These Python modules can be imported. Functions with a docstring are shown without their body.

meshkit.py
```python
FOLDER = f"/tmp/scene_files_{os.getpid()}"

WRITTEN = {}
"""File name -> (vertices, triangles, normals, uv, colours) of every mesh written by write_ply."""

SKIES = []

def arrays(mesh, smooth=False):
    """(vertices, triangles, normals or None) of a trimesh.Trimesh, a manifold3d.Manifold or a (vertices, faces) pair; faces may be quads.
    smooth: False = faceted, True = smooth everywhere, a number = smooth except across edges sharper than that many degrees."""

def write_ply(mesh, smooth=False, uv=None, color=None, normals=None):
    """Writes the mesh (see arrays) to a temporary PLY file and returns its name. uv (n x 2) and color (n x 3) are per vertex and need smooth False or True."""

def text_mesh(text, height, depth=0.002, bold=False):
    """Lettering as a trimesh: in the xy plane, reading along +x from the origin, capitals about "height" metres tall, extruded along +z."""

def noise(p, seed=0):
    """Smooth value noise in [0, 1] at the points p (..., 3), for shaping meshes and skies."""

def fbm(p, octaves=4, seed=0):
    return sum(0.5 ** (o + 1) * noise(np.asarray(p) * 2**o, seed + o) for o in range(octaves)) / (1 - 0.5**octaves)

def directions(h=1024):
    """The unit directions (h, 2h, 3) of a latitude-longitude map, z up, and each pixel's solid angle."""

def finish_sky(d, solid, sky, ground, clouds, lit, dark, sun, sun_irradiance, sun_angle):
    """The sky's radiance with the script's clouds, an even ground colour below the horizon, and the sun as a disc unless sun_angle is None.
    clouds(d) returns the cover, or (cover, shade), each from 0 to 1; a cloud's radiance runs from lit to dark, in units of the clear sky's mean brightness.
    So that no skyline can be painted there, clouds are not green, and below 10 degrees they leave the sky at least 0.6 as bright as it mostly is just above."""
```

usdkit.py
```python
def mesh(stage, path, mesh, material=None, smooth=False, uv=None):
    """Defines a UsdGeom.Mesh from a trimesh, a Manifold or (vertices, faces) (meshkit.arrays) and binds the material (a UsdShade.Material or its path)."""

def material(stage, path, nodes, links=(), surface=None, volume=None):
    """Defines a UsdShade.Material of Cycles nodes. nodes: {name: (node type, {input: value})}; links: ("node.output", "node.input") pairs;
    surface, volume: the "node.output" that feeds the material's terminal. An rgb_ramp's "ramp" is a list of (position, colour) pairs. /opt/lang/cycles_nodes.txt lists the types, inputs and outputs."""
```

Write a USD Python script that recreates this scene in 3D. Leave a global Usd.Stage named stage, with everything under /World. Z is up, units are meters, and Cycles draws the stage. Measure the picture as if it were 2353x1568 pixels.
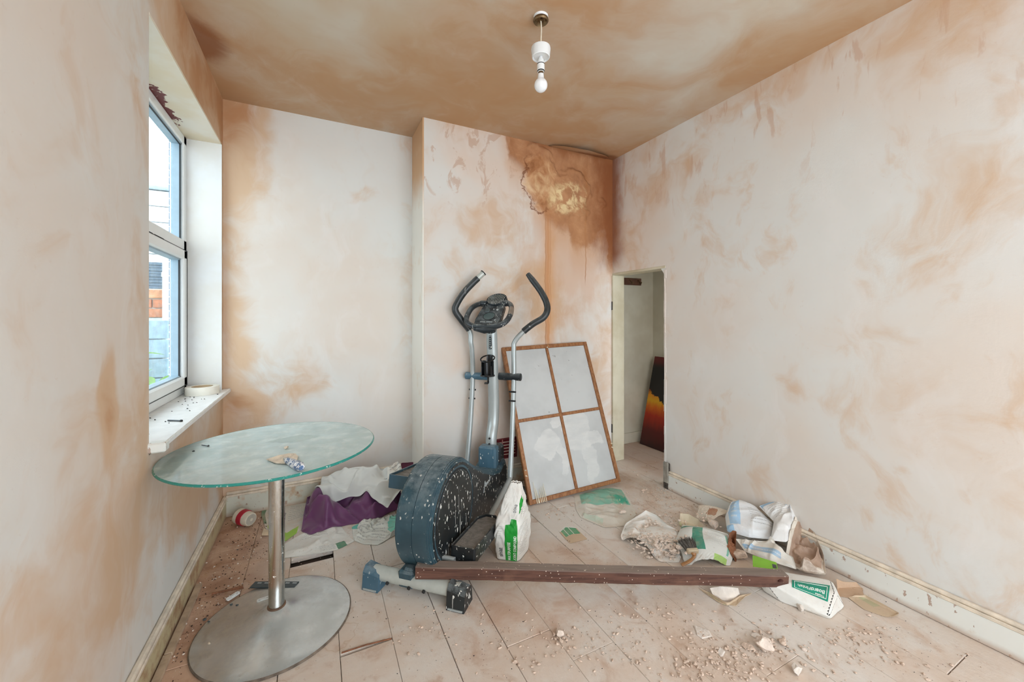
import math, random
import numpy as np, trimesh, manifold3d
import usdkit, meshkit
from pxr import Usd, UsdGeom, UsdLux, Gf, Sdf, UsdShade
from shapely.geometry import Polygon, Point, box as sbox
from shapely import affinity
from shapely.ops import unary_union

stage = Usd.Stage.CreateInMemory()
W = UsdGeom.Xform.Define(stage, '/World')
stage.SetDefaultPrim(W.GetPrim())
UsdGeom.SetStageUpAxis(stage, 'Z')
UsdGeom.SetStageMetersPerUnit(stage, 1.0)

# ------------------------------------------------------------------ camera
FPX, CX, CY, EYE = 902.0, 1176.5, 730.0, 1.35          # focal length and horizon in pixels, eye height in metres
YAW = math.atan((CX - 730) / FPX)
cam = UsdGeom.Camera.Define(stage, '/World/camera')
cam.CreateHorizontalApertureAttr(36.0)
cam.CreateVerticalApertureAttr(36.0 * 1568 / 2353)
cam.CreateFocalLengthAttr(FPX / 2353 * 36)
cam.CreateVerticalApertureOffsetAttr(-(784 - CY) / 2353 * 36)
cam.CreateClippingRangeAttr(Gf.Vec2f(0.05, 500))
cam.CreateExposureAttr(0.12)
cam.AddTranslateOp().Set((0, 0, EYE))
cam.AddRotateZOp().Set(-math.degrees(YAW))
cam.AddRotateXOp().Set(90)

# ------------------------------------------------------------------ light: an overcast sky outside, and an unseen area light behind the camera
dome = UsdLux.DomeLight.Define(stage, '/World/sky')
dome.CreateIntensityAttr(1.25)
dome.CreateColorAttr(Gf.Vec3f(0.90, 0.98, 1.06))
def rect(name, loc, rot, w, h, inten, col):
    l = UsdLux.RectLight.Define(stage, '/World/' + name)
    l.CreateWidthAttr(w); l.CreateHeightAttr(h); l.CreateIntensityAttr(inten); l.CreateColorAttr(Gf.Vec3f(*col))
    l.AddTranslateOp().Set(loc); l.AddRotateXYZOp().Set(rot)
rect('unseen_rear_light', (1.0, -1.42, 1.35), (90, 0, 0), 2.6, 2.3, 0.90, (0.89, 0.97, 1.05))  # out of view behind the camera, placed to light the whole room


# ------------------------------------------------------------------ helpers
fw = np.array([math.sin(YAW), math.cos(YAW), 0]); rt = np.array([math.cos(YAW), -math.sin(YAW), 0]); up = np.array([0, 0, 1.0])
def P(u, v, z=0.0):
    """the point at height z that the photograph shows at pixel (u, v)"""
    d = fw + (u - CX) / FPX * rt + (CY - v) / FPX * up
    return np.array([0, 0, EYE]) + (z - EYE) / d[2] * d

used = {}
def numbered(path):
    if path not in used:
        used[path] = 0
        return path
    used[path] += 1
    return f'{path}_{used[path]:03d}'
def tag(prim, label=None, cat=None, group=None, kind=None):
    prim = prim.GetPrim() if hasattr(prim, 'GetPrim') else prim
    for k, v in (('label', label), ('category', cat), ('group', group), ('kind', kind)):
        if v: prim.SetCustomDataByKey(k, v)
    return prim
def thing(name, label, cat, loc=(0, 0, 0), rotz=0, group=None, kind=None):
    x = UsdGeom.Xform.Define(stage, numbered('/World/' + name))
    x.AddTranslateOp().Set(tuple(map(float, loc)))
    if rotz: x.AddRotateZOp().Set(float(rotz))
    return tag(x, label, cat, group, kind)
def part(name, mesh, mat, parent, label=None, smooth=35, uv=None, kind=None):
    m = usdkit.mesh(stage, numbered(str(parent.GetPath()) + '/' + name), mesh, mat, smooth=smooth, uv=uv)
    return tag(m, label, None, None, kind)
def single(name, mesh, mat, label, cat, group=None, kind=None, smooth=35, uv=None):
    """a thing that is one mesh; its points are moved so that the prim's origin is at the thing's base"""
    v, f, n = meshkit.arrays(mesh, smooth)
    o = np.array([v[:, 0].mean(), v[:, 1].mean(), v[:, 2].min()])
    p = numbered('/World/' + name)
    m = usdkit.mesh(stage, p, (v - o, f), mat, smooth=smooth if uv is None else True, uv=uv)
    m.AddTranslateOp().Set(tuple(map(float, o)))
    return tag(m, label, cat, group, kind)
cat_ = trimesh.util.concatenate
def box(x0, x1, y0, y1, z0, z1, b=0.0):
    if b <= 0:
        m = trimesh.creation.box((x1 - x0, y1 - y0, z1 - z0)); m.apply_translation(((x0 + x1) / 2, (y0 + y1) / 2, (z0 + z1) / 2)); return m
    pts = []
    for i in range(3):
        for sx in (0, 1):
            for sy in (0, 1):
                for sz in (0, 1):
                    q = [(x0 + b, x1 - b)[sx], (y0 + b, y1 - b)[sy], (z0 + b, z1 - b)[sz]]
                    q[i] = ((x0, x1)[sx], (y0, y1)[sy], (z0, z1)[sz])[i]
                    pts.append(q)
    return trimesh.convex.convex_hull(np.array(pts))
def hull(pts): return trimesh.convex.convex_hull(np.array(pts, float))
def spline(pts, n=8):
    p = np.array(pts, float); q = np.vstack([2 * p[0] - p[1], p, 2 * p[-1] - p[-2]]); out = []
    for i in range(1, len(q) - 2):
        for t in np.linspace(0, 1, n, endpoint=False):
            a, b, c, d = q[i - 1], q[i], q[i + 1], q[i + 2]
            out.append(0.5 * (2 * b + (c - a) * t + (2 * a - 5 * b + 4 * c - d) * t * t + (3 * b - a - 3 * c + d) * t ** 3))
    out.append(p[-1]); return np.array(out)
def tube(pts, r, sides=14, squash=None):
    p = np.array(pts, float); n = len(p); r = np.broadcast_to(r, (n,))
    t = np.gradient(p, axis=0); t /= np.linalg.norm(t, axis=1, keepdims=True)
    ref = np.array([0, 0, 1.0]) if abs(t[:, 2]).mean() < 0.75 else np.array([1.0, 0, 0])
    a = np.cross(t, ref); a /= np.linalg.norm(a, axis=1, keepdims=True); b = np.cross(t, a)
    if squash: a = a * squash[0]; b = b * squash[1]
    an = np.arange(sides) * 2 * math.pi / sides
    v = (p[:, None] + r[:, None, None] * (np.cos(an)[None, :, None] * a[:, None] + np.sin(an)[None, :, None] * b[:, None])).reshape(-1, 3)
    f = []
    for i in range(n - 1):
        for j in range(sides):
            k = (j + 1) % sides
            f += [[i * sides + j, i * sides + k, (i + 1) * sides + k], [i * sides + j, (i + 1) * sides + k, (i + 1) * sides + j]]
    v = np.vstack([v, p[0], p[-1]]); c0, c1 = len(v) - 2, len(v) - 1
    for j in range(sides):
        k = (j + 1) % sides
        f += [[c0, k, j], [c1, (n - 1) * sides + j, (n - 1) * sides + k]]
    m = trimesh.Trimesh(v, f, process=False); m.fix_normals(); return m
def lathe(profile, n=40):
    m = trimesh.creation.revolve(np.array(profile, float), sections=n); m.fix_normals(); return m
def cyl(p0, p1, r, n=20, bev=0.0):
    p0, p1 = np.array(p0, float), np.array(p1, float); L = np.linalg.norm(p1 - p0); d = (p1 - p0) / L
    b = min(bev, L / 3, r / 2)
    ps = [p0, p0 + d * b, p1 - d * b, p1] if b > 0 else [p0, p1]
    return tube(ps, [r - b, r, r, r - b] if b > 0 else r, n)
def mv(m, loc=(0, 0, 0), rot=None):
    m = m.copy()
    if rot is not None:
        m.apply_transform(trimesh.transformations.euler_matrix(*[math.radians(a) for a in rot], axes='sxyz'))
    m.apply_translation(loc); return m
def extr(poly, d):
    return cat_([trimesh.creation.extrude_polygon(g, d, engine='earcut') for g in getattr(poly, 'geoms', [poly]) if g.area > 1e-8])
def flake(c, s, seed, th):
    rng = np.random.RandomState(seed); a = np.sort(rng.uniform(0, 6.28, 11)); r = s * rng.uniform(.55, 1.05, 11); q = rng.uniform(.5, .8); t = rng.uniform(0, 3.1)
    xy = np.stack([r * np.cos(a), q * r * np.sin(a)], 1) @ np.array([[math.cos(t), math.sin(t)], [-math.sin(t), math.cos(t)]])
    pg = Polygon(xy).buffer(0); top = pg.buffer(-th * .8); top = top if top.area > .3 * pg.area else pg
    h = th * (1 + .8 * rng.rand(3)); g0 = np.array(pg.exterior.coords)[:-1]; g1 = np.array(getattr(top, 'geoms', [top])[0].exterior.coords)[:-1]
    m = trimesh.convex.convex_hull(np.vstack([np.c_[g0, g0[:, 0] * 0], np.c_[g0, g0[:, 0] * 0 + th * .5], np.c_[g1, h[0] * .6 + h[1] * .25 * (1 + g1[:, 0] / s)]])); m.apply_translation(c); return m
def rock(c, s, seed, flat=0.6, sub=2):
    rng = np.random.RandomState(seed); m = trimesh.creation.icosphere(sub, 1.0); v = m.vertices
    ds = rng.normal(size=(16, 3)); ds /= np.linalg.norm(ds, axis=1, keepdims=True); off = rng.uniform(0.5, 0.95, 16)
    k = np.ones(len(v))
    for d, o in zip(ds, off): k = np.minimum(k, o / np.maximum(v @ d, 1e-3))
    v = v * np.minimum(k, 1)[:, None] * (1 + 0.30 * (meshkit.fbm(v * 3.5 + 7.7 * seed, 3, seed) - 0.5))[:, None]
    a = rng.uniform(0, 6.28); R = np.array([[math.cos(a), -math.sin(a), 0], [math.sin(a), math.cos(a), 0], [0, 0, 1]])
    v = (v * np.array([1.0, rng.uniform(0.55, 0.9), flat])) @ R.T * s
    v[:, 2] -= v[:, 2].min() + 0.12 * s * flat
    v[:, 2] = np.maximum(v[:, 2], 0)
    return trimesh.Trimesh(v + np.asarray(c), m.faces, process=False)

# ------------------------------------------------------------------ material kit
def lin(*c):
    c = np.array(c, float) / 255.0
    return tuple(np.where(c <= 0.04045, c / 12.92, ((c + 0.055) / 1.055) ** 2.4))
class G:
    def __init__(s): s.n, s.l, s.i = {}, [], 0
    def add(s, kind, out, **inp):
        s.i += 1; name = f'n{s.i}'; vals = {}
        for k, v in inp.items():
            if isinstance(v, str) and '.' in v: s.l.append((v, f'{name}.{k}'))
            else: vals[k] = v
        s.n[name] = (kind, vals); return f'{name}.{out}'
    def pos(s): return s.add('geometry', 'position')
    def obj(s): return s.add('texture_coordinate', 'object')
    def uv(s): return s.add('texture_coordinate', 'UV')
    def math(s, op, a, b=0.0, c=0.0, clamp=False): return s.add('math', 'value', math_type=op, value1=a, value2=b, value3=c, use_clamp=clamp)
    def noise(s, vec, scale, detail=4, rough=0.55, dist=0.0, out='fac'): return s.add('noise_texture', out, vector=vec, scale=scale, detail=float(detail), roughness=rough, distortion=dist)
    def vor(s, vec, scale, out='distance', feature='f1', rnd=1.0): return s.add('voronoi_texture', out, vector=vec, scale=scale, feature=feature, randomness=rnd)
    def rng(s, v, a, b, c=0.0, d=1.0, t='smoothstep'): return s.add('map_range', 'result', range_type=t, value=v, from_min=a, from_max=b, to_min=c, to_max=d, clamp=True)
    def mix(s, fac, a, b, t='mix'): return s.add('mix', 'color', mix_type=t, fac=fac, color1=a, color2=b)
    def ramp(s, fac, stops): return s.add('rgb_ramp', 'color', fac=fac, ramp=stops)
    def map(s, vec, scale=(1, 1, 1), loc=(0, 0, 0), rot=(0, 0, 0)): return s.add('mapping', 'vector', vector=vec, scale=scale, location=loc, rotation=rot)
    def sep(s, vec):
        o = s.add('separate_xyz', 'x', vector=vec); b = o[:-1]; return b + 'x', b + 'y', b + 'z'
    def vm(s, op, a, b=(0, 0, 0), out='vector', scale=1.0): return s.add('vector_math', out, math_type=op, vector1=a, vector2=b, scale=scale)
    def bump(s, h, strength=0.3, dist=0.01, normal=None):
        kw = dict(height=h, strength=strength, distance=dist)
        if normal: kw['normal'] = normal
        return s.add('bump', 'normal', **kw)
    def inside(s, x, a, b, soft=0.004):
        return s.math('multiply', s.rng(x, a - soft, a + soft), s.rng(x, b - soft, b + soft, 1.0, 0.0))
def make(name, fn):
    g = G(); out = fn(g)
    return usdkit.material(stage, '/World/Looks/' + name, g.n, g.l, surface=out)
def princ(g, **kw): return g.add('principled_bsdf', 'BSDF', **kw)
def plain(name, col, rough=0.5, metal=0.0, var=0.12, scale=14.0, bump=0.0, spec=0.5, **kw):
    def fn(g):
        o = g.obj(); n = g.noise(o, scale, 5)
        c = g.mix(g.rng(n, 0.3, 0.7), tuple(np.array(col) * (1 - var)), tuple(np.minimum(np.array(col) * (1 + var), 0.95)))
        a = dict(base_color=c, roughness=rough, metallic=metal, specular_ior_level=spec, **kw)
        if bump: a['normal'] = g.bump(g.noise(o, scale * 3, 4), bump, 0.01)
        return princ(g, **a)
    return make(name, fn)

PALE, PINK, TAN, DEEP, RUST = lin(217, 217, 213), lin(217, 206, 195), lin(206, 174, 142), lin(186, 136, 94), lin(138, 84, 52)
def plaster(name, bias=0.0, edges=(), spots=(), streaks=(), scale=1.0, pale=PALE, pink=PINK, tan=TAN, deep=DEEP, smear=0.35, extra=None, rough=0.75, lift=0.35, lo=0.48, hi=0.67):
    """bare skimmed plaster: pale where it has dried out, tan where it has not; edges: (axis, from, to, weight); spots: (centre, radii, weight)"""
    def fn(g):
        p = g.pos(); x, y, z = g.sep(p); ax = dict(x=x, y=y, z=z)
        wob = g.vm('scale', g.vm('subtract', g.noise(p, 1.7, 3, out='color'), (0.5, 0.5, 0.5)), scale=0.5)
        q = g.vm('add', p, wob)
        n1 = g.noise(q, 1.15 * scale, 5, 0.5); n2 = g.noise(q, 3.4 * scale, 5, 0.6, 0.7)
        m = g.math('add', g.math('multiply', n1, 0.6), g.math('multiply', n2, 0.4))
        m = g.math('add', m, bias)
        for a, f0, f1, w in edges: m = g.math('add', m, g.rng(ax[a], f0, f1, w, 0.0))
        for c, r, w in spots:
            d = g.vm('length', g.vm('multiply', g.vm('subtract', q, tuple(c)), tuple(1.0 / np.array(r))), out='value')
            m = g.math('add', m, g.rng(d, 0.35, 1.15, w, 0.0))
        col = g.mix(g.rng(g.noise(q, 0.9, 3), 0.35, 0.65), pale, pink)
        col = g.mix(g.math('multiply', g.rng(m, lo, hi), 0.9), col, tan)
        col = g.mix(g.math('multiply', g.rng(m, hi + .01, hi + .22), 0.9), col, deep)
        # trowel smears and patches, with crisp edges
        sm = g.noise(g.map(q, (1.0, 1.0, 0.55), rot=(0.4, 0.3, 0.2)), 4.2, 5, 0.6, 0.35)
        col = g.mix(g.math('multiply', g.rng(sm, 0.54, 0.70), smear), col, tan)
        lt = g.noise(g.map(q, (1.0, 1.0, 0.3), rot=(0.3, -0.5, 0.1)), 5.0, 5, 0.6, 0.3)
        col = g.mix(g.math('multiply', g.rng(lt, 0.52, 0.72), lift), col, lin(226, 223, 220))
        fine = g.noise(p, 38.0, 4, 0.7)
        col = g.mix(g.math('multiply', g.rng(fine, 0.62, 0.78), 0.15), col, deep)
        h = g.math('add', g.math('multiply', sm, 0.6), g.math('multiply', fine, 0.15))
        for (axis, at, w, z0, z1, c, s) in streaks:
            wig = g.math('add', ax[axis], g.math('multiply', g.math('subtract', g.noise(g.map(p, (0, 0, 1)), 5.0, 3), 0.5), 0.05))
            d = g.math('absolute', g.math('subtract', wig, at))
            k = g.math('multiply', g.rng(d, w * 0.35 if w < .03 else 0.0, w, 1.0, 0.0), g.math('multiply', g.rng(z, z0, z0 + 0.12), g.rng(z, z1 - 0.1, z1, 1.0, 0.0)))
            col = g.mix(g.math('multiply', k, s), col, c)
        if extra: col, h = extra(g, p, q, ax, col, h)
        return princ(g, base_color=col, roughness=rough, specular_ior_level=0.25, normal=g.bump(h, 0.28, 0.012))
    return make(name, fn)

def ellip(g, q, c, r): return g.vm('length', g.vm('multiply', g.vm('subtract', q, tuple(c)), tuple(1.0 / np.array(r))), out='value')

# ------------------------------------------------------------------ room sizes
XL, XR, YA, YB, XB, ZC, YN = -0.575, 2.485, 3.25, 2.89, 0.695, 2.83, -1.5
WY0, WY1, WZ0, WZ1, XW = 1.95, 3.19, 0.845, 2.50, -0.755      # the window opening and the frame's inner face
DY0, DY1, DZ = 2.262, 2.87, 1.745                              # the low cupboard door opening in the right wall

# ------------------------------------------------------------------ wall materials
def right_extra(g, p, q, ax, col, h):
    # vertical scrape marks under the ceiling, faint
    s = g.noise(g.map(p, (1, 9.0, 2.2), rot=(0.2, 0, 0)), 1.5, 5, 0.6, .5)
    k = g.math('multiply', g.rng(s, 0.57, 0.66), g.rng(ax['z'], 1.95, 2.6))
    col = g.mix(g.math('multiply', k, 0.5), col, lin(196, 158, 130))
    d = g.math('multiply', g.rng(g.math('add', ax['y'], g.math('multiply', g.noise(p, 5.0, 4), 0.12)), 2.74, 2.93), g.rng(ax['z'], 1.76, 1.95))
    col = g.mix(g.math('multiply', d, 0.9), col, lin(146, 86, 48))
    return col, g.math('add', h, g.math('multiply', s, 0.2))
M_right = plaster('plaster_right', -0.03, [('z', 2.83, 2.25, 0.07), ('y', 2.95, 2.2, 0.06)],
                  [((2.485, 1.75, 2.0), (.3, .55, .35), .05), ((2.485, 1.2, .95), (.3, .35, .25), .09), ((2.485, .75, 1.75), (.3, .3, .35), .07), ((2.485, .85, 1.2), (.3, .25, .25), .08),
                   ((2.485, 1.6, 1.3), (.3, .6, .5), -.04), ((2.485, 1.9, .7), (.3, .6, .5), -.05)], scale=1.05, smear=.5, extra=right_extra)

def breast_extra(g, p, q, ax, col, h):
    n = g.noise(q, 3.6, 7, 0.66, 0.4); nn = g.math('multiply', g.math('subtract', n, 0.5), 1.5)
    lo = g.noise(g.map(p, (3.2, 0, 1.1)), 2.2, 5, 0.6)
    # the damp patch spreading out of the corner: its lower edge is a curve of height over x
    wx = g.math('add', ax['x'], g.math('multiply', nn, 0.13))
    low = g.add('rgb_to_bw', 'val', color=g.ramp(g.rng(wx, 1.2, 2.6, t='linear'), [(0, (1, 1, 1)), (.05, (1, 1, 1)), (0.110, (0.878,) * 3), (0.146, (0.762,) * 3), (0.252, (0.703,) * 3), (0.306, (0.593,) * 3), (0.379, (0.491,) * 3), (0.465, (0.439,) * 3), (0.560, (0.429,) * 3), (0.596, (0.335,) * 3), (0.658, (0.330,) * 3), (0.760, (0.391,) * 3), (0.852, (0.444,) * 3), (0.893, (0.251,) * 3), (0.947, (0.235,) * 3)]))
    m = g.math('subtract', g.math('subtract', ax['z'], g.math('add', g.math('multiply', low, 1.6), 1.4)), g.math('multiply', nn, 0.16))
    k1 = g.rng(m, -0.03, 0.10)
    col = g.mix(g.math('multiply', g.rng(m, -0.30, 0.02), 0.45), col, lin(206, 158, 116))
    col = g.mix(g.math('multiply', k1, 0.92), col, g.ramp(g.noise(q, 4.5, 6, 0.65), [(0.3, lin(146, 94, 56)), (0.5, lin(172, 118, 76)), (0.7, lin(196, 146, 104))]))
    dl = g.math('add', ellip(g, p, (2.0, YB, 2.0), (.55, .6, .75)), g.math('multiply', g.math('subtract', lo, 0.5), 2.2))
    col = g.mix(g.math('multiply', g.rng(dl, 0.55, 1.1, 1.0, 0.0), 0.3), col, lin(202, 152, 110))
    # crusted, blown skim inside it
    d2 = ellip(g, p, (1.70, YB, 2.52), (.19, .6, .25)); m2 = g.math('add', d2, nn)
    k2 = g.rng(m2, 0.7, 0.95, 1.0, 0.0)
    crust = g.ramp(g.noise(q, 6.5, 7, 0.62, .5), [(0.3, lin(136, 84, 50)), (0.44, lin(176, 122, 80)), (0.56, lin(204, 158, 116)), (0.72, lin(226, 196, 152))])
    col = g.mix(g.math('multiply', k2, 0.8), col, crust)
    rim = g.rng(g.math('absolute', g.math('subtract', m2, 0.92)), 0.0, 0.06, 1.0, 0.0)
    col = g.mix(g.math('multiply', g.math('multiply', rim, .85), g.math('multiply', g.rng(ax['x'], 1.70, 1.85, 1, 0), g.rng(ax['z'], 2.62, 2.75, 1, 0))), col, lin(122, 70, 40))
    gl_ = g.math('add', ellip(g, p, (1.97, YB, 2.40), (.22, .6, .16)), nn)
    col = g.mix(g.math('multiply', g.rng(gl_, .5, 1.1, 1, 0), g.rng(g.noise(q, 12, 5, .6), .42, .6)), col, lin(230, 206, 158))
    # right-hand corner, dark brown
    nc = g.math('multiply', g.math('subtract', g.noise(g.map(p, (1, 1, .4)), 7.0, 5, 0.65), 0.5), 0.35)
    k3 = g.math('multiply', g.rng(g.math('add', ax['x'], nc), 2.16, 2.42), g.rng(g.math('add', ax['z'], nc), 1.75, 2.1))
    col = g.mix(g.math('multiply', k3, 0.88), col, lin(142, 84, 48))
    k4 = g.math('multiply', g.rng(g.math('add', ax['z'], nc), 2.74, 2.84), g.rng(ax['x'], 1.35, 1.8))
    col = g.mix(g.math('multiply', k4, 0.7), col, lin(156, 100, 62))
    # brown brush marks at the upper left
    s = g.noise(g.map(p, (3.4, 1, 1.9), rot=(0, 0.5, 0)), 2.6, 5, 0.62, 0.8)
    k5 = g.math('multiply', g.rng(s, 0.565, 0.63), g.math('multiply', g.rng(ax['z'], 2.1, 2.4), g.rng(ax['x'], 1.3, 1.65, 1.0, 0.0)))
    col = g.mix(g.math('multiply', k5, 0.5), col, lin(188, 148, 118))
    h = g.math('add', h, g.math('multiply', g.math('multiply', g.noise(q, 10.0, 5, 0.6, .4), k2), 1.8))
    return col, h
BR = lin(150, 92, 52)
M_breast = plaster('plaster_breast', -0.01, [('z', 2.83, 2.55, 0.05)],
                   [((1.25, YB, 2.15), (.35, .3, .25), .09), ((1.35, YB, 1.55), (.4, .3, .3), .05), ((1.0, YB, .7), (.6, .3, .6), -.06), ((1.8, YB, 1.5), (.28, .3, .6), .12), ((2.25, YB, 1.3), (.3, .3, .5), .06)],
                   [('x', 1.773, .06, 2.15, 2.46, lin(140, 82, 44), .8), ('x', 1.775, .022, 1.05, 2.38, lin(178, 112, 64), .8), ('x', 1.752, .008, 1.05, 2.3, BR, .8), ('x', 1.80, .007, 1.25, 2.3, BR, .6), ('x', 2.17, .016, 2.0, 2.7, BR, .75), ('x', 2.175, .007, 1.62, 2.4, BR, .75), ('x', 1.79, .10, 1.0, 2.2, lin(214, 164, 118), .6), ('x', 2.17, .05, 2.2, 2.75, lin(140, 88, 52), .6)],
                   pink=lin(220, 202, 187), extra=breast_extra)
M_alcove = plaster('plaster_alcove', -0.06, [('x', -0.56, -0.22, 0.22), ('z', 2.83, 2.45, 0.07), ('x', .70, .45, .08)],
                   [((.28, YB + .3, 2.25), (.2, .6, .13), .16), ((0.15, YA, 1.5), (.4, .4, .6), -.10), ((-.35, YA, .75), (.25, .4, .25), .12), ((-.1, YA, .95), (.22, .4, .16), .06), ((.15, YA, .5), (.5, .4, .4), -.06), ((-.45, YA, 2.6), (.25, .4, .35), .10)], smear=.15)
def left_extra(g, p, q, ax, col, h):
    n = g.math('multiply', g.math('subtract', g.noise(g.map(q, (1, 1.6, .5)), 5.0, 6, 0.65), 0.5), 0.9)
    d = g.math('add', ellip(g, p, (XL, 2.62, 2.74), (.3, .30, .22)), n)
    col = g.mix(g.math('multiply', g.rng(d, 0.35, 1.0, 1.0, 0.0), 0.9), col, lin(126, 66, 34))
    d = g.math('add', ellip(g, p, (XL, 1.83, 2.72), (.3, .09, .07)), n)
    col = g.mix(g.math('multiply', g.rng(d, 0.5, 0.9, 1.0, 0.0), 0.9), col, lin(120, 62, 38))
    return col, h
M_left = plaster('plaster_left', -0.02, [('y', 3.25, 3.0, 0.22), ('z', 2.83, 2.5, .03)],
                 [((XL, 2.6, 2.7), (.3, .85, .34), .30), ((XL, 2.7, .55), (.3, .85, .40), .15), ((XL, 1.85, 1.5), (.3, .13, 1.4), .09), ((XL, 1.62, 1.12), (.2, .10, .22), .20), ((XL, 1.55, .45), (.3, .5, .35), .09), ((XL, 1.25, .55), (.3, .2, .35), .05), ((XL, 1.3, 2.2), (.3, .35, .8), -.07)], scale=.95)
def ceil_extra(g, p, q, ax, col, h):
    n = g.math('multiply', g.math('subtract', g.noise(q, 5.0, 6, 0.65), 0.5), 0.9)
    d = g.math('add', ellip(g, p, (XL, 2.62, ZC), (.16, .24, .3)), n)
    col = g.mix(g.math('multiply', g.rng(d, 0.45, 1.1, 1.0, 0.0), 0.8), col, lin(140, 84, 48))
    d = g.math('add', ellip(g, p, (2.35, YB, ZC), (.4, .10, .3)), n)
    col = g.mix(g.math('multiply', g.rng(d, 0.5, 1.1, 1.0, 0.0), 0.75), col, lin(138, 86, 54))
    return col, h
M_ceil = plaster('plaster_ceiling', 0.15, [('y', 3.3, 2.3, .06)], [((-.05, 1.65, ZC), (.75, .95, .5), -.27), ((.9, .9, ZC), (.9, .5, .5), -.16), ((1.9, .9, ZC), (.6, .6, .5), -.10)],
                 pale=lin(206, 202, 190), pink=lin(196, 176, 150), tan=lin(184, 140, 98), deep=lin(172, 122, 76), smear=.10, scale=.7, lift=.08, lo=.36, hi=.78, extra=ceil_extra)
def ret_fn(g):
    p = g.pos(); x, y, z = g.sep(p); n = g.noise(p, 3.0, 4)
    zz = g.math('add', z, g.math('multiply', g.math('subtract', n, 0.5), 0.35))
    c = g.mix(g.rng(zz, 2.15, 2.5), lin(228, 224, 214), lin(204, 164, 124))
    c = g.mix(g.math('multiply', g.rng(g.noise(p, 7, 5), .55, .7), .3), c, lin(212, 186, 156))
    return princ(g, base_color=c, roughness=0.6)
M_return = make('plaster_return', ret_fn)
def cream_fn(base, tint, chips=0.66, chipcol=lin(120, 66, 50)):
    def fn(g):
        p = g.pos(); n = g.noise(p, 4.0, 5); s = g.noise(p, 22.0, 5, 0.65)
        c = g.mix(g.rng(n, .35, .65), base, tint)
        c = g.mix(g.math('multiply', g.rng(s, chips, chips + .02), .8), c, chipcol)
        return princ(g, base_color=c, roughness=0.5, normal=g.bump(g.noise(p, 30, 4), .1, .01))
    return fn
def soffit_fn(g):
    p = g.pos(); x, y, z = g.sep(p); n = g.noise(p, 4.0, 5); s = g.noise(g.map(p, (1.3, 1, 1)), 15.0, 6, .68)
    c = g.mix(g.rng(n, .35, .65), lin(230, 224, 210), lin(224, 210, 182))
    k = g.math('add', s, g.rng(x, -.755, -.66, .22, -.12)); k = g.math('add', k, g.rng(g.math('absolute', g.math('subtract', y, 2.72)), .12, .42, 0, -.25))
    c = g.mix(g.rng(k, .60, .615), c, lin(104, 34, 34))
    return princ(g, base_color=c, roughness=.5, normal=g.bump(g.rng(k, .59, .62, 1, 0), .3, .004))
M_soffit = make('soffit_paint', soffit_fn)
M_jamb = make('reveal_paint', cream_fn(lin(224, 226, 226), lin(220, 218, 212), .78))
M_door = make('door_frame_paint', cream_fn(lin(202, 195, 172), lin(186, 176, 148), .72, lin(92, 78, 58)))
M_closet = make('cupboard_paint', cream_fn(lin(206, 202, 186), lin(196, 190, 172), .8))
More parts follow.
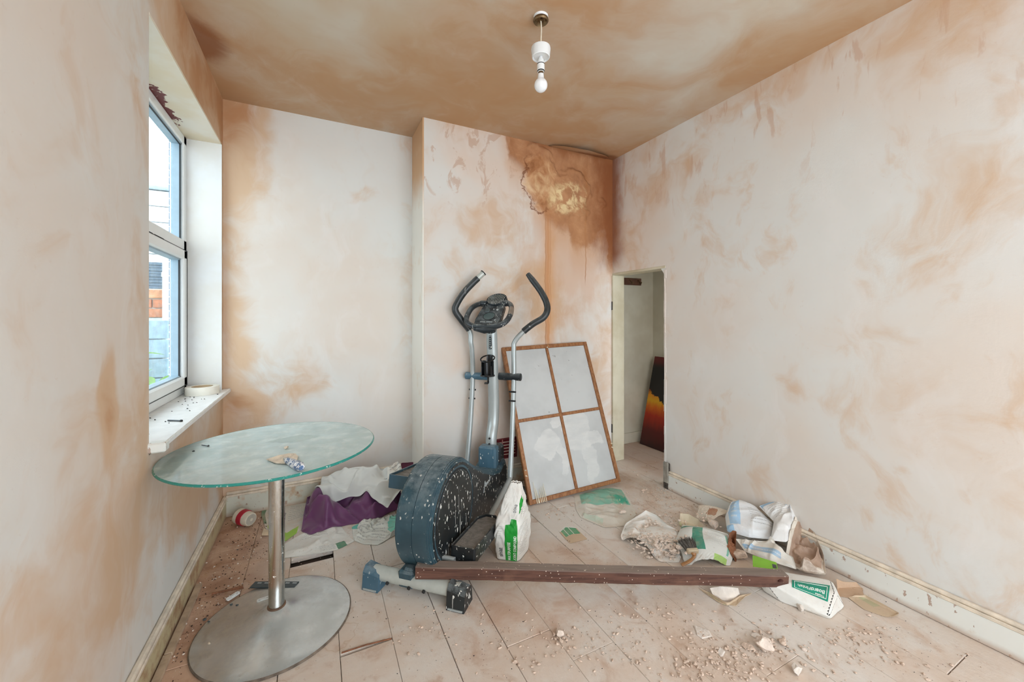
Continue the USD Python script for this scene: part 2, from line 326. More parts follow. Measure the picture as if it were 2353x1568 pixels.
def skirt_fn(base, dirt, amt):
    def fn(g):
        p = g.pos(); x, y, z = g.sep(p); n = g.noise(p, 9.0, 6, .65); s = g.noise(g.map(p, (1, 1, .5)), 34.0, 4, .6)
        c = g.mix(g.rng(n, .62 - amt, .8 - amt), base, dirt)
        c = g.mix(g.math('multiply', g.rng(s, .63, .66), .75), c, lin(158, 122, 100))
        c = g.mix(g.rng(g.math('add', z, g.math('multiply', n, .03)), .012, .05, .75, 0.0), c, lin(176, 146, 122))
        return princ(g, base_color=c, roughness=0.45, normal=g.bump(n, .2, .01))
    return fn
M_skr = make('skirting_white', skirt_fn(lin(226, 228, 222), lin(206, 188, 168), .05))
M_skl = make('skirting_stained', skirt_fn(lin(200, 188, 150), lin(166, 134, 100), .16))
M_ska = make('skirting_alcove', skirt_fn(lin(206, 206, 192), lin(196, 168, 138), .12))
M_bead = plain('skirting_dusty_top', lin(220, 208, 190), .6, var=.15, scale=20)
M_upvc = plain('upvc', lin(232, 236, 236), .3, var=.03, scale=6)
M_gasket = plain('rubber_gasket', lin(30, 32, 34), .6)
M_seal = plain('grey_glass_edge', lin(150, 172, 186), .4, var=.05)
def pane_fn(g):
    o = g.pos(); n = g.noise(o, 14, 5, .65)
    f = g.rng(g.math('power', g.add('layer_weight', 'facing', blend=.5), 4.0), 0, 1, .03, .22)
    t = g.add('transparent_bsdf', 'BSDF', color=(.92, .96, .96)); gl = g.add('glossy_bsdf', 'BSDF', color=(.9, .95, .97), roughness=.02)
    a = g.add('mix_closure', 'closure', fac=f, closure1=t, closure2=gl)
    d = g.add('diffuse_bsdf', 'BSDF', color=(.8, .84, .85))
    return g.add('mix_closure', 'closure', fac=g.rng(n, .45, .75, 0.02, 0.2), closure1=a, closure2=d)
M_pane = make('window_pane_glass', pane_fn)
M_sill = plain('sill_white', lin(236, 236, 234), .4, var=.05, scale=16)
M_sub = plain('floor_void', lin(58, 46, 38), .95, var=.4)

def floor_fn(seed):
    def fn(g):
        p = g.pos(); x, y, z = g.sep(p)
        n1 = g.noise(p, 1.6, 6, .6, .3); n2 = g.noise(g.map(p, loc=(3.1, 7 + seed, 0)), 5.5, 6, .65, .6); n3 = g.noise(p, 42, 5, .7)
        c = g.mix(g.rng(n1, .36, .62), lin(221, 215, 207), lin(212, 194, 178))
        c = g.mix(g.math('multiply', g.rng(n2, .52, .70), .6), c, lin(186, 154, 130))
        c = g.mix(g.math('multiply', g.rng(g.noise(p, 3.2, 6, .6), .54, .68), .7), c, lin(220, 216, 209))
        grain = g.noise(g.map(p, (26, 1.4, 1)), 2.0, 5, .6)
        old = g.math('multiply', g.rng(g.math('add', x, g.math('multiply', n1, .35)), -.28, .12, 1.0, 0.0), g.rng(g.math('add', y, g.math('multiply', n2, .4)), 1.0, 1.7))
        wood = g.mix(g.rng(g.noise(p, 6, 6, .65), .35, .65), lin(158, 112, 82), lin(198, 160, 132))
        c = g.mix(g.math('multiply', old, .85), c, wood)
        pinkd = g.math('multiply', g.rng(ellip(g, p, (1.0, 1.65, 0), (.7, .3, 1)), .3, 1.1, 1.0, 0.0), g.rng(n2, .4, .6))
        c = g.mix(g.math('multiply', pinkd, .55), c, lin(198, 164, 140))
        # dried water rings and brown stains
        ring = g.rng(g.math('absolute', g.math('subtract', g.noise(p, 4.3, 3, .5), .60)), 0, .012, 1.0, 0.0)
        c = g.mix(g.math('multiply', g.math('multiply', ring, .3), g.rng(x, .2, .6, 1, 0)), c, lin(176, 138, 92))
        c = g.mix(g.math('multiply', g.rng(n3, .60, .74), .5), c, lin(174, 138, 116))
        c = g.mix(g.math('multiply', g.rng(g.noise(p, 60, 3, .7), .66, .72), .5), c, lin(234, 224, 212))
        sp = g.vor(p, 55, 'distance'); c = g.mix(g.math('multiply', g.rng(sp, .07, .12, 1.0, 0.0), g.rng(g.noise(p, 2.5, 3), .5, .6)), c, lin(70, 52, 44))
        c = g.mix(g.rng(x, 2.45, 2.7, 0, .6), c, lin(176, 146, 128))
        h = g.math('add', g.math('multiply', n3, .5), g.math('add', g.math('multiply', grain, .25), g.math('multiply', n2, .5)))
        return princ(g, base_color=c, roughness=.8, specular_ior_level=.25, normal=g.bump(h, .35, .008))
    return fn
M_floor = [make(f'dusty_floorboard_{"abc"[i]}', floor_fn(i * 2.3)) for i in range(3)]

# ------------------------------------------------------------------ the room shell
def setting(name, label, cat, parts):
    t = thing(name, label, cat, kind='structure')
    for pn, mesh, m, *lab in parts: part(pn, mesh, m, t, lab[0] if lab else None, smooth=25)
    return t

rng0 = random.Random(5)
floor = thing('floor', 'dusty plaster-strewn floorboards covering the whole room', 'floor', kind='structure')
part('subfloor', box(XL - .1, 3.45, YN, YA + .05, -.10, -.035), M_sub, floor)
def plank(x0, x1, y0, y1):
    gx = .0005 + rng0.random() ** 3 * .0018; dz = -rng0.random() * .0025
    m = box(x0 + gx, x1 - gx, y0 + gx, y1 - gx, -.03, dz, .0016)
    part('floorboard', m, M_floor[rng0.randrange(3)], floor, smooth=False)
xs = [-.34, -.135, .08, .282, .484, .696, .902, 1.105, 1.312, 1.517, 1.722, 1.928, 2.135, 2.34, 2.50]
cuts = {0: [2.29, 2.62], 1: [2.43, 2.515], 2: [1.70, 1.713, 2.9], 3: [2.2], 4: [1.05, 2.6], 5: [1.45, 2.75], 6: [1.279, 2.4], 7: [.7, 2.15], 8: [1.62], 9: [.9, 2.35], 10: [1.9], 11: [1.2, 2.55], 12: [.6, 2.0], 13: [1.5]}
for i in range(len(xs) - 1):
    ys = [YN] + [.35] + cuts[i] + [YA if xs[i] < XB else YB]
    for y0, y1 in zip(ys, ys[1:]):
        if (i, y0) in ((1, 2.43), (2, 1.70)): continue                 # two missing slips of board leave slots
        plank(xs[i], xs[i + 1], y0, y1)
ys = [YN, -.6, .2, .9, 1.5, 1.93, 2.12, 2.365, 2.63, 2.77, 2.925, YA]
for y0, y1 in zip(ys, ys[1:]): plank(XL, -.34, y0, y1)
for x0, x1 in ((2.50, 2.72), (2.72, 2.93), (2.93, 3.14), (3.14, 3.40)):
    plank(x0, x1, 1.5, 2.55); plank(x0, x1, 2.55, 3.24)

def grid_wall(x0, x1, z0, z1, y, nx, nz, disp):
    X, Z = np.meshgrid(np.linspace(x0, x1, nx), np.linspace(z0, z1, nz)); D = disp(X, Z)
    v = np.stack([X.ravel(), (y - D).ravel(), Z.ravel()], 1)
    i, j = np.meshgrid(np.arange(nx - 1), np.arange(nz - 1)); k = (j * nx + i).ravel()
    f = np.stack([k, k + 1, k + nx + 1, k + nx], 1)
    return trimesh.Trimesh(v, np.vstack([f[:, [0, 1, 2]], f[:, [0, 2, 3]]]), process=False)
def blister(X, Z):
    p = np.stack([X, X * 0, Z], -1)
    n = meshkit.fbm(p * 5.0, 4, 3)
    d = np.minimum(np.sqrt(((X - 1.70) / .19) ** 2 + ((Z - 2.52) / .25) ** 2), np.sqrt(((X - 2.02) / .34) ** 2 + ((Z - 2.44) / .24) ** 2) + .1) + (n - .5) * 1.1
    k = np.clip((1.0 - d) / .16, 0, 1); k = k * k * (3 - 2 * k)
    return k * (.008 + .022 * meshkit.fbm(p * 11, 4, 9)) + .003 * meshkit.fbm(p * 2.2, 3, 1)

setting('ceiling', 'tan stained plaster ceiling with paler dried patches', 'ceiling', [('plaster', box(XL - .35, 3.45, YN, YA + .1, ZC, ZC + .08), M_ceil)])
setting('wall_left', 'window wall of bare patchy plaster on the left', 'wall', [
    ('plaster', cat_([box(XL - .265, XL, YN, WY0, 0, ZC), box(XL - .265, XL, WY0, WY1, 0, WZ0 - .02), box(XL - .265, XL, WY0, WY1, WZ1 + .006, ZC), box(XL - .265, XL, WY1 + .006, YA + .1, 0, ZC)]), M_left),
    ('reveal_jamb', box(XL - .22, XL + .001, WY1, WY1 + .012, WZ0, WZ1 + .01), M_jamb, 'off-white painted side of the window reveal'),
    ('reveal_soffit', box(XL - .25, XL + .001, WY0, WY1 + .012, WZ1, WZ1 + .012), M_soffit, 'cream soffit of the window reveal with peeling dark red paint'),
    ('corner_bead', cat_([box(XL - .004, XL + .004, WY1 - .001, WY1 + .010, WZ0, WZ1)]), M_jamb)])
setting('wall_back', 'pale plastered alcove wall between the window and the chimney breast', 'wall', [('plaster', box(XL - .1, XB + .05, YA, YA + .1, 0, ZC), M_alcove)])
setting('wall_chimney', 'chimney breast wall with a brown damp patch and drip lines in its top right corner', 'wall', [
    ('plaster', grid_wall(XB, XR + .02, 0, ZC, YB, 260, 380, blister), M_breast),
    ('core', box(XB + .004, XR + .104, YB + .012, YA + .1, 0, ZC), M_return),
    ('return_face', box(XB, XB + .004, YB, YA, 0, ZC), M_return, 'white painted side of the chimney breast, tan at the top'),
    ('corner_bead', box(XB - .003, XB + .009, YB - .004, YB + .004, 0, ZC, .002), M_return)])
setting('wall_right', 'long wall of bare mottled plaster on the right', 'wall', [
    ('plaster', cat_([box(XR, XR + .105, YN, DY0, 0, ZC), box(XR, XR + .105, DY0, YB + .02, DZ + .015, ZC)]), M_right)])
setting('wall_rear', 'unseen wall behind the camera with an opening for the area light', 'wall', [('plaster', cat_([box(XL, -.35, YN - .05, YN, 0, ZC), box(2.35, 3.45, YN - .05, YN, 0, ZC), box(-.35, 2.35, YN - .05, YN, 2.55, ZC), box(-.35, 2.35, YN - .05, YN, 0, .15)]), M_right)])  # out of view; its gap is shaped to let the area light through
setting('wall_cupboard', 'grey painted walls inside the cupboard behind the low doorway', 'wall', [
    ('plaster', cat_([box(2.59, 3.45, 3.235, 3.30, 0, 2.0), box(3.36, 3.45, 1.45, 3.24, 0, 2.0), box(2.59, 3.45, 1.45, 3.3, 1.9, 1.96)]), M_closet),
    ('skirting', cat_([box(2.60, 3.36, 3.215, 3.235, 0, .11, .004), box(3.34, 3.36, 1.5, 3.22, 0, .11, .004)]), M_closet)])
# door opening: lining boards, head, ragged plaster edge
def ragged(y, n, seed):
    rs = np.random.RandomState(seed); ms = []
    for k in range(n):
        z = .1 + (DZ - .12) * k / n; ms.append(box(XR - .003 - rs.rand() * .004, XR + .02, y - .010 + rs.rand() * .012, y + .012, z, z + (DZ / n) * 1.05, .002))
    return cat_(ms)
setting('door_1', 'low doorway without a door, cream chipped frame, at the end of the right wall', 'doorway', [
    ('jamb', box(XR - .012, XR + .125, DY1, DY1 + .03, 0, DZ, .002), M_door),
    ('jamb', box(XR + .02, XR + .105, DY0 - .004, DY0 + .002, .01, DZ, .001), M_door),
    ('door_head', box(XR - .004, XR + .125, DY0, DY1 + .03, DZ, DZ + .02, .002), M_door),
    ('plaster_edge', ragged(DY0, 26, 2), M_right, 'broken plaster edge of the doorway'),
    ('corner_plate', extr(Polygon([(0, 0), (.05, 0), (0, -.07)]), .004).apply_transform(np.array([[0, 0, 1, XR + .004], [1, 0, 0, DY0], [0, 1, 0, DZ], [0, 0, 0, 1]], float)), M_skr, 'white triangular offcut at the door head'),
    ('hinge', box(XR - .0135, XR - .0105, DY1 + .004, DY1 + .022, 1.42, 1.50, .0008), M_gasket), ('hinge', box(XR - .0135, XR - .0105, DY1 + .004, DY1 + .022, .27, .35, .0008), M_gasket)])
def skirting(name, label, m, x0, x1, y0, y1, h, nx, ny, bead=M_bead):
    t = thing(name, label, 'skirting board', kind='structure')
    # nx, ny: the direction the face looks
    d = .022
    if nx: a = (x0, x0 + nx * d); b = (x0, x0 + nx * (d + .004)); bo = [(min(a), max(a), y0, y1), (min(b), max(b), y0, y1)]
    else: a = (y0, y0 + ny * d); b = (y0, y0 + ny * (d + .004)); bo = [(x0, x1, min(a), max(a)), (x0, x1, min(b), max(b))]
    part('board', box(*bo[0], 0, h - .03, .002), m, t, smooth=False)
    part('moulding', cat_([box(*bo[1], h - .033, h - .018, .003), box(*bo[0], h - .018, h, .006)]), bead, t, smooth=False)
    return t
skirting('baseboard_right', 'white chipped skirting board along the right wall', M_skr, XR, 0, YN, DY0 - .045, .145, -1, 0)
skirting('baseboard_left', 'olive stained skirting board under the window wall', M_skl, XL, 0, YN, YA, .140, 1, 0)
skirting('baseboard_back', 'grubby grey skirting board along the alcove', M_ska, XL + .02, XB, YA, 0, .165, 0, -1)
skirting('baseboard_chimney', 'grubby white skirting board along the chimney breast', M_ska, XB, XR - .03, YB - .003, 0, .15, 0, -1)
t = thing('trim_1', 'charred dark stump of timber at the end of the right skirting board', 'timber', kind='structure')
part('block', box(XR - .03, XR + .10, DY0 - .045, DY0 - .002, 0, .20, .006), plain('charred_timber', lin(66, 60, 54), .9, var=.5, scale=30, bump=.5), t)
part('plaster_lip', box(XR - .034, XR - .02, DY0 - .052, DY0 - .004, .05, .21, .004), plain('grey_mortar', lin(150, 146, 136), .9, var=.3), t)

# ------------------------------------------------------------------ window
wi = thing('window_1', 'white plastic window with a fixed upper light and an opening lower sash', 'window', kind='structure')
XO = XW - .07; ZM = 1.80
def fr(a, b, c, d, x0=XO, x1=XW, bev=.006): return box(x0, x1, a, b, c, d, bev)
ya, yb, za, zb = WY0 - .02, WY1, .868, WZ1
part('frame', cat_([fr(ya, yb, za, za + .065), fr(ya, yb, zb - .055, zb), fr(yb - .058, yb, za, zb), fr(ya, ya + .058, za, zb), fr(ya, yb, ZM - .035, ZM + .04)]), M_upvc, wi)
s0, s1, s2, s3 = ya + .05, yb - .05, za + .055, ZM - .028
sx0, sx1 = XO + .02, XW + .014
part('sash', cat_([fr(s0, s1, s2, s2 + .06, sx0, sx1, .008), fr(s0, s1, s3 - .06, s3, sx0, sx1, .008), fr(s1 - .06, s1, s2, s3, sx0, sx1, .008), fr(s0, s0 + .06, s2, s3, sx0, sx1, .008)]), M_upvc, wi)
part('gasket', cat_([fr(s1, s1 + .010, s2, s3, XW - .01, XW + .0135, 0), fr(s0, s1, s2 - .006, s2, XW - .01, XW + .004, 0), fr(s0, s1, s3, s3 + .005, XW - .01, XW + .004, 0)]), M_gasket, wi)
g0, g1, g2, g3 = s0 + .058, s1 - .058, s2 + .058, s3 - .058
part('glazing_seal', cat_([fr(g1 - .012, g1 + .002, g2, g3, XW - .05, XW - .004, 0), fr(g0, g1, g2 - .002, g2 + .01, XW - .05, XW - .004, 0), fr(g0, g1, g3 - .01, g3 + .002, XW - .05, XW - .004, 0),
    fr(yb - .072, yb - .056, ZM + .038, zb - .05, XW - .06, XW - .012, 0), fr(ya, yb - .056, zb - .066, zb - .053, XW - .06, XW - .012, 0)]), M_seal, wi)
part('gasket', cat_([fr(yb - .0735, yb - .071, ZM + .04, zb - .055, XW - .02, XW - .012, 0), fr(ya, yb - .07, zb - .069, zb - .066, XW - .02, XW - .012, 0), fr(g1 - .015, g1 - .012, g2, g3, XW - .012, XW - .004, 0)]), M_gasket, wi)
part('pane', fr(g0 - .01, g1 + .01, g2 - .01, g3 + .01, XW - .044, XW - .040, 0), M_pane, wi)
part('pane', fr(ya + .05, yb - .05, ZM + .03, zb - .045, XW - .054, XW - .050, 0), M_pane, wi)
for z, L in ((ZM - .022, .11), (ZM - .020, .05)): pass
part('trickle_vent', cat_([box(XW - .001, XW + .004, 2.63, 2.76, ZM - .026, ZM - .020, .001), box(XW - .001, XW + .004, 2.50, 2.60, ZM - .026, ZM - .020, .001)]), M_gasket, wi)
for y, z in ((s1 + .012, 1.62), (s1 + .014, 1.72), (s1 + .012, 1.69)): part('latch_stub', box(XW, XW + .008, y - .006, y + .006, z - .010, z + .010, .002), M_gasket, wi)
sp_ = Polygon([(XW - .01, WY0 + .002), (XL, WY0 + .002), (XL + .001, WY0), (XL + .045, WY0), (XL + .045, WY1 + .055), (XL + .001, WY1 + .055), (XL + .001, WY1 - .001), (XW - .01, WY1 - .001)])
si = part('sill_board', cat_([extr(sp_, .018).apply_translation((0, 0, .847)), extr(sp_.buffer(-.003), .021).apply_translation((0, 0, .847))]), M_sill, wi)
part('sill_end_cap', box(XL - .005, XL + .052, WY0 - .012, WY0 + .035, .833, .871, .005), M_skr, wi, 'chipped end of the window sill')

# ------------------------------------------------------------------ outside the window
gr = single('yard_ground', box(-9, XL - .3, YN, 14, -.2, -.02), plain('concrete_yard', lin(150, 148, 142), .9, bump=.2), 'grey concrete yard outside the window', 'ground')
tag(gr, kind='structure')
bw = thing('garden_wall', 'garden wall with three orange brick courses seen through the lower pane', 'wall', (0, 0, 0))
M_brick = [plain(f'orange_brick_{k}', c, .9, var=.2, scale=25, bump=.3) for k, c in zip('abc', (lin(196, 130, 96), lin(182, 118, 88), lin(204, 146, 110)))]
M_mortar = plain('pale_mortar', lin(200, 194, 184), .95)
part('core', box(-2.6, -1.175, 4.44, 4.60, -.02, 1.60), M_mortar, bw)
part('render', box(-2.6, -1.17, 4.425, 4.445, -.02, 1.345), plain('white_render', lin(214, 222, 226), .9), bw, 'pale rendered lower part')
for r in range(3):
    z = 1.352 + r * .083
    for k in range(6):
        x1 = -1.17 - k * .235 - (.117 if r % 2 else 0)
        if r % 2 and k == 0: part('brick', box(-1.17 - .107, -1.17, 4.415, 4.55, z, z + .072, .004), M_brick[1], bw, smooth=False)
        part('brick', box(x1 - .224, x1, 4.415 + .003 * ((k + r) % 2), 4.55, z, z + .072, .004), M_brick[(k * 2 + r) % 3], bw, smooth=False)
sh = thing('shed', 'slate blue shed side standing above the brick courses', 'shed')
for k in range(9): part('board', box(-2.6, -1.175, 4.46 + .004 * (k % 2), 4.6, 1.602 + k * .026, 1.626 + k * .026, .002), plain('slate_blue_felt', lin(96, 112, 128), .8, var=.2) if k == 0 else '/World/Looks/slate_blue_felt', sh, smooth=False)
fb = thing('fence', 'low blue grey board fence below the bricks', 'fence')
M_fb = plain('blue_grey_boards', lin(150, 172, 190), .8, var=.15)
for k in range(7): part('board', box(-2.5, -1.15, 4.33, 4.35, .18 + k * .165, .18 + k * .165 + .155, .004), M_fb, fb, smooth=False)
nb = thing('neighbouring_house', 'white clad house rising beyond the garden wall', 'house')
M_clad = plain('white_cladding', lin(232, 236, 238), .7, var=.04)
part('wall_core', box(-5.5, -1.62, 7.06, 7.3, 0, 3.1), M_clad, nb)
for k in range(13): part('cladding_board', box(-5.5, -1.60, 7.0, 7.05, .25 + k * .22, .25 + k * .22 + .205, .006), M_clad, nb, smooth=False)
part('roof_edge', box(-5.6, -1.5, 6.9, 7.35, 3.11, 3.19, .02), plain('pale_roof_edge', lin(176, 190, 198), .8), nb)
dp = thing('brick_edge', 'blue grey toothed brick edge of the outer wall beside the upper pane', 'brickwork', kind='structure')
M_pier = plain('blue_grey_brick', lin(138, 150, 164), .9, var=.2, scale=30)  # blue grey comes from the exposure; that cast is put into the brick colour
for k in range(37): part('brick', box(XL - .268, XL - .242 + (.008 if k % 2 else 0), WY1 - .012, WY1 + .006, .86 + k * .0445, .90 + k * .0445, .003), M_pier, dp, smooth=False)
sd = single('downpipe', cat_([cyl((-1.175, 4.38, 0), (-1.175, 4.38, 1.95), .028), cyl((-1.175, 4.38, .9), (-1.175, 4.38, .94), .034), cyl((-1.175, 4.38, 1.7), (-1.175, 4.38, 1.74), .034)]), M_upvc, 'white plastic downpipe at the end of the garden wall', 'pipe')
def leaf_mat():
    def fn(g):
        n = g.noise(g.obj(), 12, 3); c = g.mix(n, lin(96, 134, 76), lin(150, 184, 110))
        a = princ(g, base_color=c, roughness=.5); b = g.add('translucent_bsdf', 'BSDF', color=lin(150, 190, 90))
        return g.add('mix_closure', 'closure', fac=.3, closure1=a, closure2=b)
    return make('leaf', fn)
M_leaf, M_stem = leaf_mat(), plain('green_stem', lin(110, 130, 80), .7)
def leaf_mesh(L, w):
    xs_ = np.linspace(0, 1, 7); v, f = [], []
    for i, s in enumerate(xs_):
        ww = w * math.sin(math.pi * min(s * .9 + .05, 1)) ** .8 * (1 - .25 * s)
        for k in (-1, 0, 1): v.append((s * L, k * ww / 2, -.35 * L * s * s + abs(k) * ww * .18))
    for i in range(6):
        for k in (0, 1): f += [[i * 3 + k, i * 3 + k + 3, i * 3 + k + 1], [i * 3 + k + 1, i * 3 + k + 3, i * 3 + k + 4]]
    return trimesh.Trimesh(np.array(v), np.array(f), process=False)
def bush(name, label, x, y, hgt, n, seed):
    rs = np.random.RandomState(seed); t = thing(name, label, 'plant', (x, y, -.02))
    st = [tube(spline([(0, 0, 0), (.05 * math.cos(a), .05 * math.sin(a), hgt * .5), (.16 * math.cos(a), .16 * math.sin(a), hgt)], 4), .008, 6) for a in np.linspace(0, 6, 5)]
    part('stem', cat_(st), M_stem, t)
    for k in range(n):
        z = hgt * (.45 + .6 * rs.rand()); a = rs.rand() * 6.28; r = .14 * z / hgt * rs.rand() + .02
        m = leaf_mesh(.16 + .12 * rs.rand(), .06 + .03 * rs.rand())
        m = mv(m, (r * math.cos(a), r * math.sin(a), z), (0, -math.degrees(.2 + .9 * rs.rand()), math.degrees(a)))
        part('leaf', m, M_leaf, t, smooth=True)
bush('garden_plant', 'leafy green plant outside the lower pane, the nearer one', -1.06, 3.72, .88, 46, 1)
bush('garden_plant', 'taller sparse plant outside the lower pane, close to the board fence', -1.36, 4.02, 1.12, 36, 2)

# ------------------------------------------------------------------ pendant light
pl = thing('pendant_light', 'bare bulb pendant hanging from the ceiling', 'ceiling light', (.983, 1.666, ZC))
M_white = plain('white_bakelite', lin(232, 234, 234), .35, var=.02)
M_brass = plain('tarnished_brass', lin(120, 98, 70), .4, .8, var=.3, scale=40)
part('ceiling_rose', lathe([(0, -.004), (.014, -.004), (.026, -.012), (.036, -.013), (.038, -.022), (.033, -.028), (.028, -.022), (.022, -.016), (.0, -.015)]), M_brass, pl, 'open tarnished ceiling rose')
part('rose_base', lathe([(0, 0), (.036, 0), (.032, -.010), (.0, -.010)]), M_white, pl)
for a in (0.3, 2.2, 4.4): part('terminal', cyl((.012 * math.cos(a), .012 * math.sin(a), -.015), (.012 * math.cos(a), .012 * math.sin(a), -.027), .005, 10), M_brass, pl)
part('cord', tube(spline([(0, 0, -.018), (.003, 0, -.06), (.001, 0, -.11), (0, 0, -.150)]), .0032, 8), plain('cream_flex', lin(228, 220, 200), .5), pl)
part('rose_cover', lathe([(.0, -.146), (.036, -.147), (.046, -.153), (.048, -.162), (.044, -.200), (.041, -.203), (.038, -.200), (.036, -.197), (.0, -.196)]), M_white, pl, 'white drum shaped cover')
part('lamp_holder', lathe([(.0, -.196), (.008, -.198), (.0085, -.206), (.013, -.212), (.0165, -.222), (.0165, -.236), (.0185, -.2365), (.0185, -.266), (.0165, -.267), (.0165, -.274), (0, -.274)]), M_white, pl)
part('ring', cat_([lathe([(.0168, -.2345), (.0192, -.2345), (.0192, -.2375), (.0168, -.2375)]), lathe([(.0160, -.2675), (.0180, -.2675), (.0180, -.272), (.0160, -.272)])]), M_gasket, pl)
part('bulb_cap', lathe([(0, -.272), (.0125, -.272), (.0135, -.284), (.0, -.285)]), M_brass, pl)
bp = [(0, -.283), (.0140, -.284), (.0148, -.296), (.0175, -.308)] + [(.0325 * math.sin(a), -.338 + .0335 * math.cos(a)) for a in np.linspace(.75, math.pi, 16)]
part('bulb', lathe(bp), plain('opal_bulb', lin(236, 238, 240), .15, var=.01), pl, 'white opal glass bulb')

# ------------------------------------------------------------------ table
TX, TY = -.163, 2.022
tb = thing('bistro_table', 'round glass topped bistro table on a chrome pedestal, dusted with plaster', 'table', (TX, TY, 0))
def glass_fn(g):
    o = g.obj(); n = g.noise(g.map(o, (1, 1, 1), rot=(0, 0, .5)), 4.5, 6, .6, .3); n2 = g.noise(g.map(o, (1, 1.15, 1), rot=(0, 0, .4)), 13, 6, .7)
    x, y, z = g.sep(o)
    dust = g.math('add', g.rng(n, .35, .7, .45, .80), g.math('multiply', g.rng(n2, .5, .72), .16), clamp=True)
    clear = g.rng(ellip(g, g.vm('add', o, g.vm('scale', g.vm('subtract', g.noise(o, 9, 3, out='color'), (.5, .5, .5)), scale=.12)), (.06, .08, .74), (.13, .05, 1.0)), .6, 1.0, .35, 1.0)
    dust = g.math('multiply', dust, clear)
    dust = g.math('multiply', dust, g.rng(ellip(g, g.vm('add', o, g.vm('scale', g.vm('subtract', g.noise(o, 7, 4, out='color'), (.5, .5, .5)), scale=.2)), (-.36, -.02, .74), (.16, .26, 1.0)), .5, 1.0, .45, 1.0))
    gl = princ(g, base_color=lin(206, 234, 232), roughness=.06, transmission_weight=.75, ior=1.5)
    d = princ(g, base_color=g.mix(g.rng(n2, .4, .65), lin(204, 222, 222), lin(216, 228, 225)), roughness=.55)
    return g.add('mix_closure', 'closure', fac=dust, closure1=gl, closure2=d)
M_top = make('dusty_glass', glass_fn)
def edge_fn(g):
    o = g.obj(); s = g.noise(o, 60, 4, .7)
    return princ(g, base_color=g.mix(g.rng(s, .60, .66), lin(44, 140, 130), lin(214, 226, 220)), roughness=.15)
M_gedge = make('glass_green_edge', edge_fn)
RT = .407
def disc_cap(r, z0, z1, n=96):
    a = np.linspace(0, 2 * math.pi, n, endpoint=False); return extr(Polygon(np.stack([r * np.cos(a), r * np.sin(a)], 1)), z1 - z0).apply_translation((0, 0, z0))
part('glass_top', disc_cap(RT - .003, .770, .780), M_top, tb, smooth=30)
part('polished_edge', lathe([(RT - .004, .7695), (RT, .772), (RT + .0015, .775), (RT, .778), (RT - .004, .7805), (RT - .0045, .775), (RT - .004, .7695)], 128), M_gedge, tb, 'green polished rim of the glass', smooth=50)
def chrome_fn(g):
    o = g.obj(); n = g.noise(g.map(o, (1, 1, .3)), 12, 5, .65); s = g.noise(o, 70, 3)
    c = g.mix(g.rng(s, .66, .7), lin(206, 206, 202), lin(226, 222, 214))
    return princ(g, base_color=c, metallic=g.rng(s, .66, .7, 1, 0), roughness=g.rng(n, .35, .65, .12, .3))
M_chrome = make('chrome', chrome_fn)
part('column', cyl((0, 0, .055), (0, 0, .758), .0315, 40), M_chrome, tb)
part('top_plate', lathe([(0, .758), (.09, .758), (.09, .7685), (0, .7685)], 40), M_chrome, tb)
part('collar', lathe([(.031, .070), (.0355, .070), (.0365, .074), (.0355, .079), (.031, .080)]), plain('rusty_collar', lin(110, 84, 64), .7, var=.4), tb)
def base_fn(g):
    o = g.obj(); x, y, z = g.sep(o); n = g.noise(o, 7, 6, .62); s = g.noise(o, 55, 4, .7)
    k = g.math('multiply', g.rng(g.math('add', x, g.math('multiply', n, .3)), -.08, .24, 1, 0), g.rng(n, .35, .6, .5, 1))
    c = g.mix(g.rng(n, .35, .7), lin(206, 210, 210), lin(192, 196, 194))
    c = g.mix(g.math('multiply', k, .8), c, lin(166, 152, 134))
    c = g.mix(g.math('multiply', g.rng(s, .66, .7), .5), c, lin(120, 104, 92))
    return princ(g, base_color=c, metallic=.5, roughness=g.rng(n, .3, .7, .18, .4), coat_weight=.3, coat_roughness=.12)
part('foot', lathe([(0, 0), (.302, 0), (.303, .004), (.300, .0085), (.26, .0115), (.20, .0165), (.15, .023), (.11, .031), (.075, .043), (.052, .058), (.040, .072), (.0, .074)], 96), make('brushed_foot', base_fn), tb, 'round trumpet shaped steel foot', smooth=60)
part('foot_rim', lathe([(.2995, 0), (.3045, 0), (.3050, .006), (.3010, .009), (.2995, .0075)], 96), plain('grimy_rim', lin(110, 98, 86), .6, var=.4, scale=30), tb, smooth=50)

# things lying on the table
ZT = .7805
kn = thing('filling_knife', 'plaster caked filling knife with a blue and white handle, on the glass table', 'filling knife')
bl = [(612, 1056), (625, 1052.5), (642, 1046.5), (662, 1043.5), (679, 1043), (685, 1049), (683, 1057), (668, 1061), (654, 1065), (635, 1064.5)]
M_caked = plain('caked_plaster', lin(226, 212, 192), .9, var=.18, scale=30, bump=.8)
bpoly = Polygon([P(u, v, ZT + .006)[:2] for u, v in bl])
b0 = extr(bpoly, .0015).apply_translation((0, 0, ZT + .004)); b0 = b0.subdivide().subdivide()
b0.vertices[:, 2] += .004 * meshkit.fbm(np.c_[b0.vertices[:, :2] * 60, np.zeros(len(b0.vertices))], 3, 2) * (b0.vertices[:, 2] > ZT + .005)
part('blade', b0, M_caked, kn, 'blade covered in dried plaster')
h0, h1 = P(661, 1059, ZT + .012), P(692, 1074, ZT + .017)
hd = (h1 - h0)
part('handle', tube([h0 - hd * .08, h0, h0 + hd * .35, h0 + hd * .7, h0 + hd * .93, h0 + hd * 1.05], [.009, .0115, .0145, .017, .0165, .0095], 20), make('blue_white_handle', lambda g: princ(g, base_color=g.mix(g.rng(g.noise(g.map(g.pos(), (1, 1, 1)), 55, 5, .7, 1.0), .47, .55), lin(226, 228, 230), lin(64, 98, 140)), roughness=.4)), kn, smooth=60)
